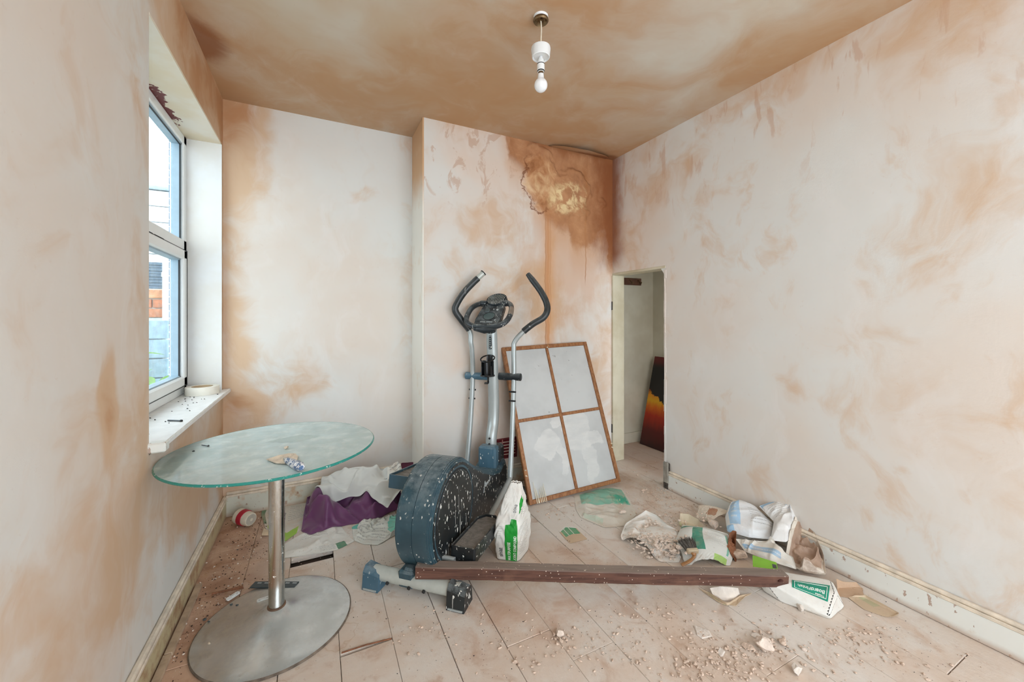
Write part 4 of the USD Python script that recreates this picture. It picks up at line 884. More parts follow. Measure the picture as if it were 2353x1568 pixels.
def drape(bottom, right, top, left, n=40, slack=1.2, amp=.05, seed=0, steps=110, bend=.25, pin=.6, sag=1.0, th=.0018, support=0.0, puff=0.0, long=(), fold=0.0, ffreq=7.0, fdir=0.5, fan=2.2, soft=0.5, aniso=(1, 1), freq=14, smooth=1):
    B, R, T, L = side(bottom, n), side(right, n), side(top[::-1], n), side(left[::-1], n)
    s = np.linspace(0, 1, n); S, V = np.meshgrid(s, s, indexing='ij'); S, V = S[..., None], V[..., None]
    X = (1 - V) * B[:, None] + V * T[:, None] + (1 - S) * L[None] + S * R[None] - ((1 - S) * (1 - V) * B[0] + S * (1 - V) * B[-1] + (1 - S) * V * T[0] + S * V * T[-1])
    rest0 = X.copy(); nz = meshkit.fbm(np.stack([X[..., 0] * freq * aniso[0], X[..., 1] * freq * aniso[1], X[..., 0] * 0 + seed * 3.3], -1), 3, seed) - .5
    p = X.copy(); gz = ground(p[..., 0], p[..., 1]); p[..., 2] = np.maximum(p[..., 2], gz + .004) + np.abs(nz) * amp * 2 * np.clip(4 * S * (1 - S) * 4 * V * (1 - V), 0, 1)[..., 0]
    v = np.zeros_like(p); edge = np.zeros((n, n), bool); edge[[0, -1]] = True; edge[:, [0, -1]] = True
    jit = 1 + .25 * (meshkit.noise(np.stack([X[..., 0] * 9, X[..., 1] * 9, X[..., 0] * 0 + seed], -1), seed + 5) - .5)
    cons = []
    for (di, dj, k) in ((1, 0, 1.0), (0, 1, 1.0), (1, 1, .6), (1, -1, .6), (2, 0, bend), (0, 2, bend)):
        a = (slice(0, n - di), slice(max(0, -dj), n - max(0, dj))); b = (slice(di, n), slice(max(0, dj), n + min(0, dj)) if dj >= 0 else slice(0, n + dj))
        d0 = np.linalg.norm(rest0[a] - rest0[b], axis=-1) * (1 + (slack - 1) * np.clip(3.5 * np.minimum(np.minimum(S, 1 - S), np.minimum(V, 1 - V))[..., 0], 0, 1)[a]) * (jit[a] if k != bend else 1)
        cons.append((a, b, d0[..., None], k * .45))
    for (sk, k) in long:
        for (di, dj) in ((sk, 0), (0, sk)):
            a = (slice(0, n - di), slice(0, n - dj)); b = (slice(di, n), slice(dj, n)); cons.append((a, b, np.linalg.norm(rest0[a] - rest0[b], axis=-1)[..., None] * (1 + (slack - 1) * .55), k))
    hump = rest0[..., 2] * support + puff * (4 * S * (1 - S) * 4 * V * (1 - V))[..., 0] ** .5
    if fold:
        cx_, sx_ = math.cos(fdir), math.sin(fdir); A2, B2 = X[..., 0] * cx_ + X[..., 1] * sx_, -X[..., 0] * sx_ + X[..., 1] * cx_
        wz = meshkit.fbm(np.stack([A2 * 6, B2 * 6, A2 * 0 + seed], -1), 2, seed + 2) * .18
        r1 = 1 - np.abs(2 * meshkit.noise(np.stack([(A2 + wz) * ffreq / fan, (B2 + wz) * ffreq * fan, A2 * 0 + seed], -1), seed + 8) - 1)
        r2 = 1 - np.abs(2 * meshkit.noise(np.stack([(A2 - wz) * ffreq * 1.9, (B2 + wz) * ffreq * 1.1, A2 * 0 + seed * 2.], -1), seed + 9) - 1)
        hump = hump + fold * (r1 ** 2.5 + .6 * r2 ** 3) * np.clip(5 * np.minimum(np.minimum(S, 1 - S), np.minimum(V, 1 - V))[..., 0], 0, 1)
    for it in range(steps):
        v[..., 2] -= .0016 * sag; q = p + v * .93
        for rep in range(2):
            for a, b, d0, k in cons:
                d = q[b] - q[a]; L_ = np.sqrt((d * d).sum(-1, keepdims=True)) + 1e-9; c = d * ((L_ - d0) / L_) * (k * .5)
                q[a] += c; q[b] -= c
            q[edge, :2] += (rest0[edge][:, :2] - q[edge, :2]) * pin; q[edge, 2] += (rest0[edge][:, 2] - q[edge, 2]) * pin * .5
            g = np.maximum(ground(q[..., 0], q[..., 1]) + th, hump)
            low = q[..., 2] < g; q[..., 2] = np.maximum(q[..., 2], g)
            q[low, :2] += (p[low][:, :2] - q[low, :2]) * .3
        nv = q - p; l = np.linalg.norm(nv, axis=-1, keepdims=True); nv *= np.minimum(1, .012 / np.maximum(l, 1e-9)); v, p = nv, p + nv
    if soft:
        from scipy.ndimage import gaussian_filter, gaussian_filter1d
        for sl in ((0, slice(None)), (-1, slice(None)), (slice(None), 0), (slice(None), -1)): p[sl] = gaussian_filter1d(p[sl], 1.2, axis=0, mode='nearest')
        e = np.clip(6 * np.minimum(np.minimum(S, 1 - S), np.minimum(V, 1 - V)), 0, 1); p = p + e * (np.stack([gaussian_filter(p[..., k], soft, mode='nearest') for k in range(3)], -1) - p)
    if smooth:
        from scipy.ndimage import zoom
        p = np.stack([zoom(p[..., k], 2, order=2, mode='nearest', grid_mode=False) for k in range(3)], -1)
    m = p.shape[0]
    p[..., 2] = np.maximum(p[..., 2], .0012)
    i, j = gidx(p[..., 0].ravel(), p[..., 1].ravel()); np.maximum.at(GH, (i, j), p[..., 2].ravel())
    ii, jj = np.meshgrid(np.arange(m - 1), np.arange(m - 1), indexing='ij'); k = (ii * m + jj).ravel()
    f = np.vstack([np.c_[k, k + m, k + m + 1], np.c_[k, k + m + 1, k + 1]])
    vv = p.reshape(-1, 3); fn = np.cross(vv[f[:, 1]] - vv[f[:, 0]], vv[f[:, 2]] - vv[f[:, 0]])
    vn = np.zeros_like(vv)
    for q in range(3): np.add.at(vn, f[:, q], fn)
    vn /= np.linalg.norm(vn, axis=1, keepdims=True) + 1e-12
    N = len(vv); lo = vv - vn * .0012; bnd = np.r_[np.arange(m) * m, (m - 1) * m + np.arange(1, m), (np.arange(m - 2, -1, -1)) * m + m - 1, np.arange(m - 2, 0, -1)]
    bn_ = np.roll(bnd, -1); rim = np.vstack([np.c_[bnd, bn_, bn_ + N], np.c_[bnd, bn_ + N, bnd + N]])
    s2 = np.linspace(0, 1, m); U, Vv = np.meshgrid(s2, s2, indexing='ij'); uv = np.c_[U.ravel(), Vv.ravel()]
    return (np.vstack([vv, lo]), np.vstack([f, f[:, ::-1] + N, rim])), np.vstack([uv, uv])

def bag_fn(base, rects=(), lines=(), dirt=lin(206, 182, 160), amt=.45, rough=.6, warp=.02):
    """printed plastic or paper: rects (u0, u1, v0, v1, colour) and blocks of small print (u0, u1, v0, v1, rows, colour)"""
    def fn(g):
        uv = g.uv(); w = g.vm('add', uv, g.vm('scale', g.vm('subtract', g.noise(uv, 7, 3, out='color'), (.5, .5, .5)), scale=warp)); u, v, _ = g.sep(w); p = g.pos()
        c = g.mix(g.rng(g.noise(p, 7, 4), .35, .7), base, tuple(np.array(base) * .93))
        for (a, b, c0, d, col) in rects:
            c = g.mix(g.math('multiply', g.math('multiply', g.inside(u, a, b), g.inside(v, c0, d)), .92), c, col)
        for (a, b, c0, d, rows, col) in lines:
            k = g.math('multiply', g.inside(u, a, b), g.inside(v, c0, d))
            row = g.math('fraction', g.math('multiply', g.math('subtract', v, c0), rows / (d - c0)))
            k = g.math('multiply', k, g.math('multiply', g.rng(row, .28, .36), g.rng(row, .62, .70, 1, 0)))
            wd = g.noise(g.map(uv, (90, rows * 1.0 / (d - c0), 1)), 1.0, 1)
            c = g.mix(g.math('multiply', g.math('multiply', k, g.rng(wd, .42, .5)), .6), c, col)
        n = g.noise(p, 11, 6, .65); s = g.noise(p, 70, 4, .7)
        c = g.mix(g.math('multiply', g.rng(n, .46, .68), amt), c, dirt)
        c = g.mix(g.math('multiply', g.rng(s, .64, .70), .4), c, lin(150, 126, 108))
        return princ(g, base_color=c, roughness=rough, normal=g.bump(g.noise(p, 36, 5, .65, 1.5), .25, .006))
    return fn
WHT, TEAL, TEALP, LIME, SKY, GREY, INK = lin(228, 228, 222), lin(18, 138, 112), lin(126, 190, 168), lin(150, 200, 52), lin(158, 200, 232), lin(150, 152, 150), lin(84, 90, 96)
def sheet(name, label, cat, mat, group=None, **kw):
    m, uv = drape(**kw)
    v, f = m; o = np.array([v[:, 0].mean(), v[:, 1].mean(), v[:, 2].min()])
    pr = usdkit.mesh(stage, numbered('/World/' + name), (v - o, f), mat, smooth=True, uv=uv); pr.AddTranslateOp().Set(tuple(map(float, o)))
    return tag(pr, label, cat, group)

# ---- pile beyond the table
sheet('paper_bag', 'grey printed empty bag lying flat behind the table column, under the purple cloth', 'empty bag', make('bag_newsprint', bag_fn(lin(214, 210, 200), [(.12, .9, .0, .20, LIME), (.42, .56, .48, .66, lin(150, 150, 144)), (0, .10, .2, .75, lin(96, 130, 96))], [(.15, .4, .4, .75, 7, GREY), (.62, .95, .45, .85, 8, GREY)])),
      bottom=[(610, 1215), (651, 1248), (692, 1219)], right=[(692, 1219), (703, 1185), (712, 1150)], top=[(712, 1150), (660, 1152), (608, 1158)], left=[(608, 1158), (600, 1182), (610, 1215)], slack=1.06, amp=.02, seed=1, n=36)
sheet('paper_bag', 'flattened white printed bag on the floor in front of the purple cloth', 'empty bag', make('bag_white_print', bag_fn(WHT, [(.74, .88, .0, .20, lin(46, 128, 92))], [(.25, .7, .55, .9, 6, GREY), (.5, .72, .05, .22, 5, INK)], amt=.25)),
      bottom=[(650, 1284), (710, 1277), (775, 1265), (815, 1245)], right=[(815, 1245), (798, 1230), (780, 1205)], top=[(780, 1205), (725, 1212), (690, 1230)], left=[(690, 1230), (655, 1250), (650, 1284)], slack=1.08, amp=.03, seed=2, n=40, fold=.012, ffreq=9, fan=2)
sheet('plastic_bag', 'crumpled translucent white bag with teal corner between the purple cloth and the flywheel', 'empty bag', make('bag_film', bag_fn(lin(222, 224, 216), [(.66, .9, .25, .85, lin(110, 200, 180)), (0, .10, .5, 1, lin(80, 190, 172))], [(.15, .6, .1, .8, 9, GREY)], rough=.35, amt=.2, warp=.09)),
      bottom=[(812, 1243), (835, 1252), (868, 1254), (905, 1232)], right=[(905, 1232), (934, 1216), (932, 1175)], top=[(932, 1175), (882, 1190), (845, 1196)], left=[(845, 1196), (808, 1212), (812, 1243)], slack=1.3, amp=.06, seed=3, n=44, bend=.1, freq=26, fold=.03, ffreq=16, fan=1.2)
gf = sheet('green_film', 'pale green plastic film on the floor along the alcove skirting', 'plastic film', make('green_film', bag_fn(lin(176, 206, 188), amt=.3, rough=.4)),
      bottom=[(652, 1150), (690, 1146), (728, 1143)], right=[(728, 1143), (732, 1126)], top=[(732, 1126), (690, 1124), (655, 1132)], left=[(655, 1132), (652, 1150)], slack=1.2, amp=.03, seed=4, n=26)
gr_ = [P(682, 1139, .035), P(700, 1134, .04), P(722, 1127, .05)]
single('green_wrapper', tube(spline(gr_, 6), [.018, .020, .021, .019, .018, .020, .021, .020, .019, .018, .017, .016, .015], 12, (1, .8)), plain('deep_green_film', lin(24, 120, 72), .35, var=.3, scale=30, bump=.6), 'rolled dark green plastic wrapper at the back of the cloth pile', 'wrapper')
M_purple = plain('purple_cloth', lin(104, 54, 98), .5, var=.10, scale=5, sheen_weight=.25)
sheet('purple_cloth', 'crumpled purple cloth spilling out from under the white cloth', 'cloth', M_purple,
      bottom=[(692, 1222), (712, 1233), (750, 1222), (800, 1207), (862, 1199), (895, 1180), (938, 1164)], right=[(938, 1164), (940, 1140, .03), (920, 1125, .07)], top=[(920, 1125, .07), (850, 1112, .10), (765, 1118, .10), (706, 1142, .09)], left=[(706, 1142, .09), (698, 1180, .06), (692, 1222)], slack=1.34, amp=.14, seed=11, n=60, bend=.6, freq=5.5, sag=.9, steps=140, support=.5, puff=.015, fold=.11, ffreq=8, fdir=.15, fan=1.9, soft=.8)
mc = P(835, 1110, .17)
mound(mc[0] - .01, mc[1] + .05, .30, .17, .26, -.35)
M_wcloth = plain('white_cloth', lin(214, 216, 212), .8, var=.05, scale=5, sheen_weight=.2)
sheet('white_cloth', 'big crumpled white cloth heaped on top of the purple cloth', 'cloth', M_wcloth,
      bottom=[(722, 1150, .09), (757, 1158, .09), (800, 1143, .12), (845, 1140, .13), (890, 1168, .08)], right=[(890, 1168, .08), (925, 1120, .15), (930, 1080, .22)], top=[(930, 1080, .22), (870, 1076, .26), (790, 1080, .25), (752, 1100, .17)], left=[(752, 1100, .17), (735, 1120, .13), (722, 1150, .09)], slack=1.36, amp=.16, seed=12, n=64, bend=.6, freq=5.5, sag=.8, steps=150, support=.85, puff=.03, fold=.085, ffreq=6.5, fdir=.9, fan=2.0, soft=1.1, th=.012)
sheet('white_cloth', 'small white cloth corner sticking up beside the raised pedal', 'cloth', M_wcloth,
      bottom=[(884, 1122, .16), (903, 1130, .13)], right=[(903, 1130, .13), (914, 1095, .22), (920, 1068, .27)], top=[(920, 1068, .27), (914, 1060, .29), (905, 1066, .28)], left=[(905, 1066, .28), (888, 1088, .23), (884, 1122, .16)], slack=1.1, amp=.04, seed=13, n=26, bend=.5, pin=1.0, sag=.2)
sheet('paper_bag', 'white printed paper bag crumpled between the cloths and the flywheel housing', 'empty bag', make('bag_printed_small', bag_fn(WHT, [(.5, .7, .1, .3, lin(120, 124, 120))], [(.05, .5, .3, .9, 7, INK)], amt=.2)),
      bottom=[(890, 1168, .03), (925, 1165, .02), (940, 1150, .02)], right=[(940, 1150, .02), (955, 1120, .04), (960, 1100, .06)], top=[(960, 1100, .06), (938, 1095, .10), (905, 1105, .14)], left=[(905, 1105, .14), (890, 1130, .10), (890, 1168, .03)], slack=1.28, amp=.07, seed=14, support=.6, puff=.01, fold=.035, ffreq=15, fan=1.2, n=40, bend=.1, freq=24)
sheet('maroon_cloth', 'scrap of maroon cloth behind the raised left pedal', 'cloth', plain('maroon_cloth', lin(92, 40, 58), .8),
      bottom=[(918, 1096, .12), (945, 1100, .10)], right=[(945, 1100, .10), (950, 1062, .20)], top=[(950, 1062, .20), (922, 1064, .20)], left=[(922, 1064, .20), (918, 1096, .12)], slack=1.15, amp=.04, seed=15, n=22, pin=1.0, sag=.2)
# cup under the window
c0 = P(553, 1192, .052); c1 = P(578, 1199, .050); ax_ = (c1 - c0); ax_[2] = -.004; ax_ /= np.linalg.norm(ax_)
cup = thing('travel_cup', 'cream travel cup with a red band lying on its side under the window', 'cup')
cA = P(549, 1186, .05)
def along(a, b, r0, r1): return tube([cA + ax_ * a, cA + ax_ * b], [r0, r1], 32)
M_cup = plain('cream_plastic', lin(214, 206, 188), .5, var=.06)
part('body', tube([cA, cA + ax_ * .004, cA + ax_ * .040, cA + ax_ * .080, cA + ax_ * .108, cA + ax_ * .112], [.044, .047, .046, .043, .040, .037], 36), M_cup, cup)
part('band', tube([cA + ax_ * .034, cA + ax_ * .036, cA + ax_ * .070, cA + ax_ * .072], [.0465, .0485, .0465, .0445], 36), plain('red_band', lin(176, 28, 52), .45), cup, 'red grip band')
part('base_ring', tube([cA + ax_ * .110, cA + ax_ * .1135], [.034, .033], 32), plain('grey_base', lin(176, 170, 156), .6), cup)
part('base_mark', cat_([tube([cA + ax_ * .1145, cA + ax_ * .1155], [.010, .010], 12)]), M_cup, cup)
single('plaster_shard', hull([P(601, 1232), P(617, 1232), P(617, 1219), P(606, 1214), *[P(*q, .012) for q in ((601, 1231), (617, 1231), (616, 1219), (606, 1215))]]), plain('cream_shard', lin(222, 204, 178), .9), 'cream plaster shard on the boards beside the table column', 'shard', smooth=False)

# ---- around the table foot
def foot_z(u, v):
    return .012
rl = thing('plastic_strip', 'dark slotted strip lying on the back of the table foot', 'strip')
a, b = P(580, 1346, .012), P(682, 1346, .012); d = (b - a) / np.linalg.norm(b - a); n_ = np.cross(up, d)
M_strip = plain('dark_strip', lin(58, 70, 74), .5, var=.2)
def obox(o, dx, dy, dz, x0, x1, y0, y1, z0, z1, bv=.001):
    m = box(x0, x1, y0, y1, z0, z1, bv); T = np.eye(4); T[:3, 0], T[:3, 1], T[:3, 2], T[:3, 3] = dx, dy, dz, o; m.apply_transform(T); return m
L_ = np.linalg.norm(b - a)
part('body', obox(a, d, n_, up, 0, L_, -.022, .022, .0, .006), M_strip, rl)
for k in range(6): part('slot', obox(a, d, n_, up, .02 + k * L_ / 6.3, .02 + k * L_ / 6.3 + .02, .006, .012, .0062, .0072, 0), plain('strip_marks', lin(170, 176, 176), .5) if k == 0 else '/World/Looks/strip_marks', rl)
def bracket(name, label, pa, pb_, z):
    t = thing(name, label, 'bracket'); a, b = P(*pa, z), P(*pb_, z); d = b - a; L = np.linalg.norm(d); d /= L; n_ = np.cross(up, d)
    body = extr(sbox(0, -.012, L, .012).buffer(-.008).buffer(.008).difference(unary_union([Point(.010, 0).buffer(.004), Point(L - .010, 0).buffer(.004), sbox(L * .36, -.005, L * .62, .005)])), .005)
    T = np.eye(4); T[:3, 0], T[:3, 1], T[:3, 2], T[:3, 3] = d, n_, up, a; body.apply_transform(T); part('plate', body, M_upvc, t)
    part('rib', obox(a, d, n_, up, L * .3, L * .68, -.010, -.006, .005, .011), M_upvc, t)
bracket('plastic_bracket', 'white plastic bracket on the floor left of the table foot', (521, 1381), (550, 1362), .004)
bracket('plastic_bracket', 'white plastic bracket on the table foot beside the column', (590, 1384), (620, 1374), .018)
M_rust = plain('rusty_stick', lin(126, 84, 60), .9, var=.3, scale=40)
single('stick', cat_([tube(spline([P(487, 1365, .006), P(520, 1358, .010), P(558, 1348, .014)], 5), .005, 7), tube([P(530, 1357, .008), P(560, 1352, .006)], .003, 6)]), M_rust, 'thin rusty brown stick behind the table foot', 'stick')
single('floor_lath', cat_([hull([np.array([x, y, z]) for x, y, z in ((-.547, 1.72, 0), (-.52, 1.72, 0), (-.547, 2.0, 0), (-.52, 2.0, 0), (-.547, 1.72, .014), (-.522, 1.72, .014), (-.547, 2.0, .014), (-.522, 2.0, .014))]), hull([np.array([x, y, z]) for x, y, z in ((-.545, 2.005, 0), (-.518, 2.005, 0), (-.545, 2.46, 0), (-.52, 2.46, 0), (-.545, 2.005, .016), (-.52, 2.005, .016), (-.545, 2.46, .016), (-.522, 2.46, .016))])]), plain('bare_lath', lin(178, 156, 132), .85, var=.2), 'bare timber lath lying along the left skirting board', 'lath', smooth=False)
single('grit', cat_([rock(P(u, v, 0 if z == 0 else z), s, 60 + i, .5, 1) for i, (u, v, s, z) in enumerate(((481, 1480, .008, .010), (480, 1430, .006, .010), (545, 1393, .008, .01), (531, 1391, .008, .01), (470, 1425, .010, 0), (546, 1265, .006, 0)))]), M_strip, 'dark grit specks on and beside the table foot', 'grit', kind='stuff')
single('plaster_flake', rock(P(480, 1481, .0105), .009, 77, .5), M_caked, 'pale plaster flake lying on the left of the table foot', 'plaster flake')
single('wood_splinter', cat_([tube([P(785, 1501, .003), P(840, 1483, .005), P(900, 1468, .004)], .003, 6)]), M_rust, 'long thin splinter along the open slot in the floor', 'splinter')

# ---- bag of joint compound standing behind the beam
A_, B_, C_ = P(1137, 1286), P(1192, 1293), P(1218, 1260); D_ = A_ + (C_ - B_)
ctr = (A_ + B_ + C_ + D_) / 4; bdx = (B_ - A_); bw_ = np.linalg.norm(bdx); bdx /= bw_; bdy = (C_ - B_); bdp = np.linalg.norm(bdy); bdy /= bdp
bag = thing('compound_bag', 'open white bag of joint compound with a green band, standing behind the beam', 'bag', ctr)
topc = P(1186, 1112, .425) - ctr
NU, NV = 96, 60
def bag_pt(u, v, off=0.0):
    """u in [0, 4): around from the near left corner, one unit a face; v: height 0..1"""
    u = np.asarray(u, float) % 4; v = np.asarray(v, float)
    k = np.floor(u).astype(int); t = u - k
    cx_ = np.choose(k, [-.5 + t, .5 + 0 * t, .5 - t, -.5 + 0 * t]); cy_ = np.choose(k, [-.5 + 0 * t, -.5 + t, .5 + 0 * t, .5 - t])
    r = (np.abs(cx_) ** 6 + np.abs(cy_) ** 6) ** (1 / 6); rr = .5 / np.maximum(r, 1e-6); cx_, cy_ = cx_ * rr, cy_ * rr
    bul = 1 + .16 * np.sin(np.clip(v / .62, 0, 1) * math.pi) ** 1.1 - .02
    s1_ = np.interp(v, [0, .45, .62, .8, .92, 1], [1.0, .98, .92, .74, .54, .38]); s2_ = np.interp(v, [0, .45, .62, .8, .92, 1], [1, 1.0, .85, .5, .30, .14])
    w = np.interp(v, [0, .5, 1], [0, .12, 1]) ** 1.3
    z = v * .435
    cr = .012 * (meshkit.fbm(np.stack([cx_ * 5 + 3, cy_ * 5, v * 9], -1), 4, 21) - .5) * np.interp(v, [0, .12, .45, .7, 1], [0, .5, .9, 1.7, 1.9])
    fold = .0022 * np.sin(v * 44 + 16 * meshkit.noise(np.stack([cx_ * 4, cy_ * 4, v * 3], -1), 2)) * np.interp(v, [0, .1, .5, .75, 1], [0, .5, 1, .6, .3])
    ex = 1 + (cr + fold + off) / .08
    x = cx_ * bw_ * s1_ * bul * ex; y = cy_ * bdp * s2_ * bul * ex
    q = bdx[None] * x[..., None].reshape(-1, 1) + bdy[None] * y[..., None].reshape(-1, 1)
    q = q + topc[None] * np.array([1, 1, 0]) * w.reshape(-1, 1)
    zz = z + (.012 * (meshkit.noise(np.stack([cx_ * 9, cy_ * 9, v * 0], -1), 4) - .3) * np.clip((v - .85) / .15, 0, 1))
    q[:, 2] += zz.ravel(); return q
uu, vv_ = np.meshgrid(np.arange(NU) / NU * 4, np.linspace(0, 1, NV), indexing='ij')
bv_ = bag_pt(uu.ravel(), vv_.ravel()); bf = []
for i in range(NU):
    for j in range(NV - 1):
        a, b = i * NV + j, ((i + 1) % NU) * NV + j; bf += [[a, b, b + 1], [a, b + 1, a + 1]]
cb = len(bv_); bv_ = np.vstack([bv_, bv_[[i * NV for i in range(NU)]].mean(0), bv_[[i * NV + NV - 1 for i in range(NU)]].mean(0) - [0, 0, .03]])
for i in range(NU): bf += [[cb, ((i + 1) % NU) * NV, i * NV], [cb + 1, i * NV + NV - 1, ((i + 1) % NU) * NV + NV - 1]]
buv = np.vstack([np.c_[uu.ravel() / 4, vv_.ravel()], [[.5, 0], [.5, 1]]])
bfn = bag_fn(lin(232, 232, 226), [], [(.262, .40, .08, .26, 7, GREY), (.262, .42, .28, .46, 12, GREY), (.03, .085, .28, .46, 6, lin(196, 200, 196)), (.28, .40, .56, .68, 5, GREY)], amt=.18, rough=.4, warp=.0)
part('sack', (bv_, np.array(bf)), make('compound_sack', bfn), bag, smooth=True, uv=buv)
GREEN = plain('bag_green', lin(26, 150, 52), .4, var=.05); M_ink = plain('bag_ink', lin(70, 74, 76), .5)
M_wink = plain('bag_white_ink', lin(236, 240, 232), .5)
def wrap(poly, off):
    """a flat print outline in (u, v) laid on the sack"""
    m = extr(poly, .001); m = m.subdivide_to_size(.03, max_iter=6) if False else trimesh.Trimesh(*trimesh.remesh.subdivide_to_size(m.vertices, m.faces, .035, max_iter=8))
    top = m.vertices[:, 2] > .0005; q = bag_pt(m.vertices[:, 0], m.vertices[:, 1], 0.0); q2 = bag_pt(m.vertices[:, 0], m.vertices[:, 1], off)
    m.vertices = np.where(top[:, None], q2, q); return m
part('green_band', wrap(Polygon([(.46, .008), (.93, .008), (.93, .46), (.88, .535), (.66, .54), (.64, .475), (.46, .465)]), .0012), GREEN, bag, 'green printed band', smooth=True)
part('green_flag', wrap(Polygon([(1.02, .60), (1.42, .74), (1.40, .80), (1.26, .78), (1.20, .84), (1.02, .73)]), .0012), GREEN, bag, smooth=True)
def print_text(txt, u0, v0, hgt, mat, bold=True, sx=1.0, off=.0022):
    tm = meshkit.text_mesh(txt, 1.0, .01, bold); vx = tm.vertices
    # reads upwards: text x -> v, text y -> -u
    v = v0 + vx[:, 0] * hgt * sx / .435; u = u0 - vx[:, 1] * hgt / bw_
    q = bag_pt(u, v, off); q0 = bag_pt(u, v, off - .0016); tm.vertices = np.where((vx[:, 2] > .005)[:, None], q, q0)
    return part('lettering', tm, mat, bag, smooth=False)
print_text('MULTIPURPOSE', .66, .014, .0135, M_wink, True, .72)
print_text('JOINT COMPOUND', .88, .014, .0135, M_wink, True, .80)
print_text('siniat', .36, .050, .018, M_ink, False, .85)
print_text('10kg', .84, .62, .017, M_ink, False, .8)

# ---- pile on the right
sheet('plaster_bag', 'flat empty plaster bag with faded teal panel in front of the leaning panel', 'empty bag', make('bag_teal_flat', bag_fn(lin(220, 216, 204), [(.12, .97, .52, .93, TEALP), (.70, .95, .55, .72, lin(60, 168, 140)), (.1, .5, .05, .2, lin(200, 216, 200))], amt=.5)),
      bottom=[(1334, 1190), (1389, 1214), (1441, 1209)], right=[(1441, 1209), (1463, 1182), (1447, 1151), (1428, 1122)], top=[(1428, 1122), (1391, 1118), (1350, 1128), (1319, 1139)], left=[(1319, 1139), (1324, 1173), (1334, 1190)], slack=1.13, amp=.035, seed=21, n=44, bend=.12, freq=18, fold=.014, ffreq=9, fan=1.6)
sheet('bag_scrap', 'small torn green and white bag scrap alone on the floor behind the beam', 'scrap', make('bag_scrap', bag_fn(lin(206, 182, 152), [(.1, .95, .45, .95, lin(70, 160, 116)), (0, 1, .9, 1, WHT), (.3, .34, .45, .9, WHT), (.6, .64, .45, .9, WHT)], amt=.2)),
      bottom=[(1310, 1250), (1350, 1240)], right=[(1350, 1240), (1337, 1228), (1322, 1212)], top=[(1322, 1212), (1297, 1210), (1284, 1222)], left=[(1284, 1222), (1298, 1238), (1310, 1250)], slack=1.06, amp=.03, seed=22, n=24, bend=.4)
mound(*P(1500, 1240, .02)[:2], .20, .13, .05)
sheet('plaster_bag', 'split white bag spilling pale plaster lumps behind the middle of the beam', 'empty bag', make('bag_spilling', bag_fn(lin(232, 230, 224), [], [], dirt=lin(214, 186, 160), amt=.55)),
      bottom=[(1430, 1244), (1462, 1252), (1516, 1292), (1560, 1294)], right=[(1560, 1294), (1575, 1262), (1570, 1224)], top=[(1570, 1224), (1532, 1205, .03), (1508, 1182, .05), (1484, 1172, .05)], left=[(1484, 1172, .05), (1438, 1202, .04), (1426, 1230, .03), (1430, 1244)], slack=1.25, amp=.06, seed=23, support=.5, puff=.0, fold=.03, ffreq=8, fan=1.3, n=50, bend=.15, freq=15)
mound(*P(1620, 1262, .03)[:2], .17, .12, .075)
mound(2.36, 1.62, .10, .30, .10, -.05)
sheet('plaster_bag', 'white plaster bag with a dark teal stripe, lying under the paintbrush', 'empty bag', make('bag_teal_stripe', bag_fn(lin(226, 230, 226), [(.28, .46, .18, .80, TEAL), (.0, .35, .86, .94, TEAL), (.86, .90, .2, .8, lin(110, 190, 168)), (.62, .9, .0, .13, lin(166, 208, 104))], [(.5, .85, .4, .7, 6, lin(190, 196, 194))], amt=.3)),
      bottom=[(1575, 1300), (1625, 1302), (1678, 1301)], right=[(1678, 1301), (1690, 1265, .03), (1672, 1226, .06)], top=[(1672, 1226, .06), (1620, 1212, .05), (1568, 1206, .04)], left=[(1568, 1206, .04), (1552, 1240, .04), (1575, 1300)], slack=1.08, amp=.03, seed=24, support=.8, puff=.03, fold=.012, ffreq=6, fan=1.3, soft=1.2, n=44, bend=.2)
sheet('plaster_bag', 'white bag with a pale blue stripe leaning on the skirting board', 'empty bag', make('bag_blue_stripe', bag_fn(lin(228, 232, 234), [(.12, .36, .18, .97, SKY), (.0, .2, .0, .16, SKY)], [(.55, .95, .28, .72, 7, GREY), (.18, .30, .3, .9, 5, WHT)], amt=.16)),
      bottom=[(1671, 1222, .06), (1721, 1236, .07), (1772, 1240, .08)], right=[(1772, 1240, .08), (1778, 1205, .13), (1737, 1165, .17)], top=[(1737, 1165, .17), (1700, 1148, .18), (1680, 1153, .16)], left=[(1680, 1153, .16), (1666, 1188, .10), (1671, 1222, .06)], slack=1.12, amp=.05, seed=25, support=.95, puff=.03, fold=.014, ffreq=10, fan=1.4, n=40, bend=.25)
sheet('plaster_bag', 'uppermost white bag with a torn brown paper edge leaning on the right wall', 'empty bag', make('bag_top', bag_fn(lin(230, 230, 228), [(.02, .34, .90, 1, SKY), (.93, 1, .3, 1, lin(160, 126, 98))], [(.1, .55, .5, .86, 8, GREY), (.4, .7, .55, .75, 3, lin(120, 160, 200))], amt=.12)),
      bottom=[(1770, 1242, .10), (1806, 1247, .11), (1838, 1224, .13)], right=[(1838, 1224, .13), (1834, 1190, .17), (1855, 1180, .19), (1856, 1152, .235)], top=[(1856, 1152, .235), (1822, 1140, .27), (1780, 1150, .23), (1744, 1163, .19)], left=[(1744, 1163, .19), (1778, 1200, .15), (1770, 1242, .10)], slack=1.14, amp=.06, seed=26, support=.95, puff=.04, fold=.022, ffreq=10, fan=1.4, n=46, bend=.25)
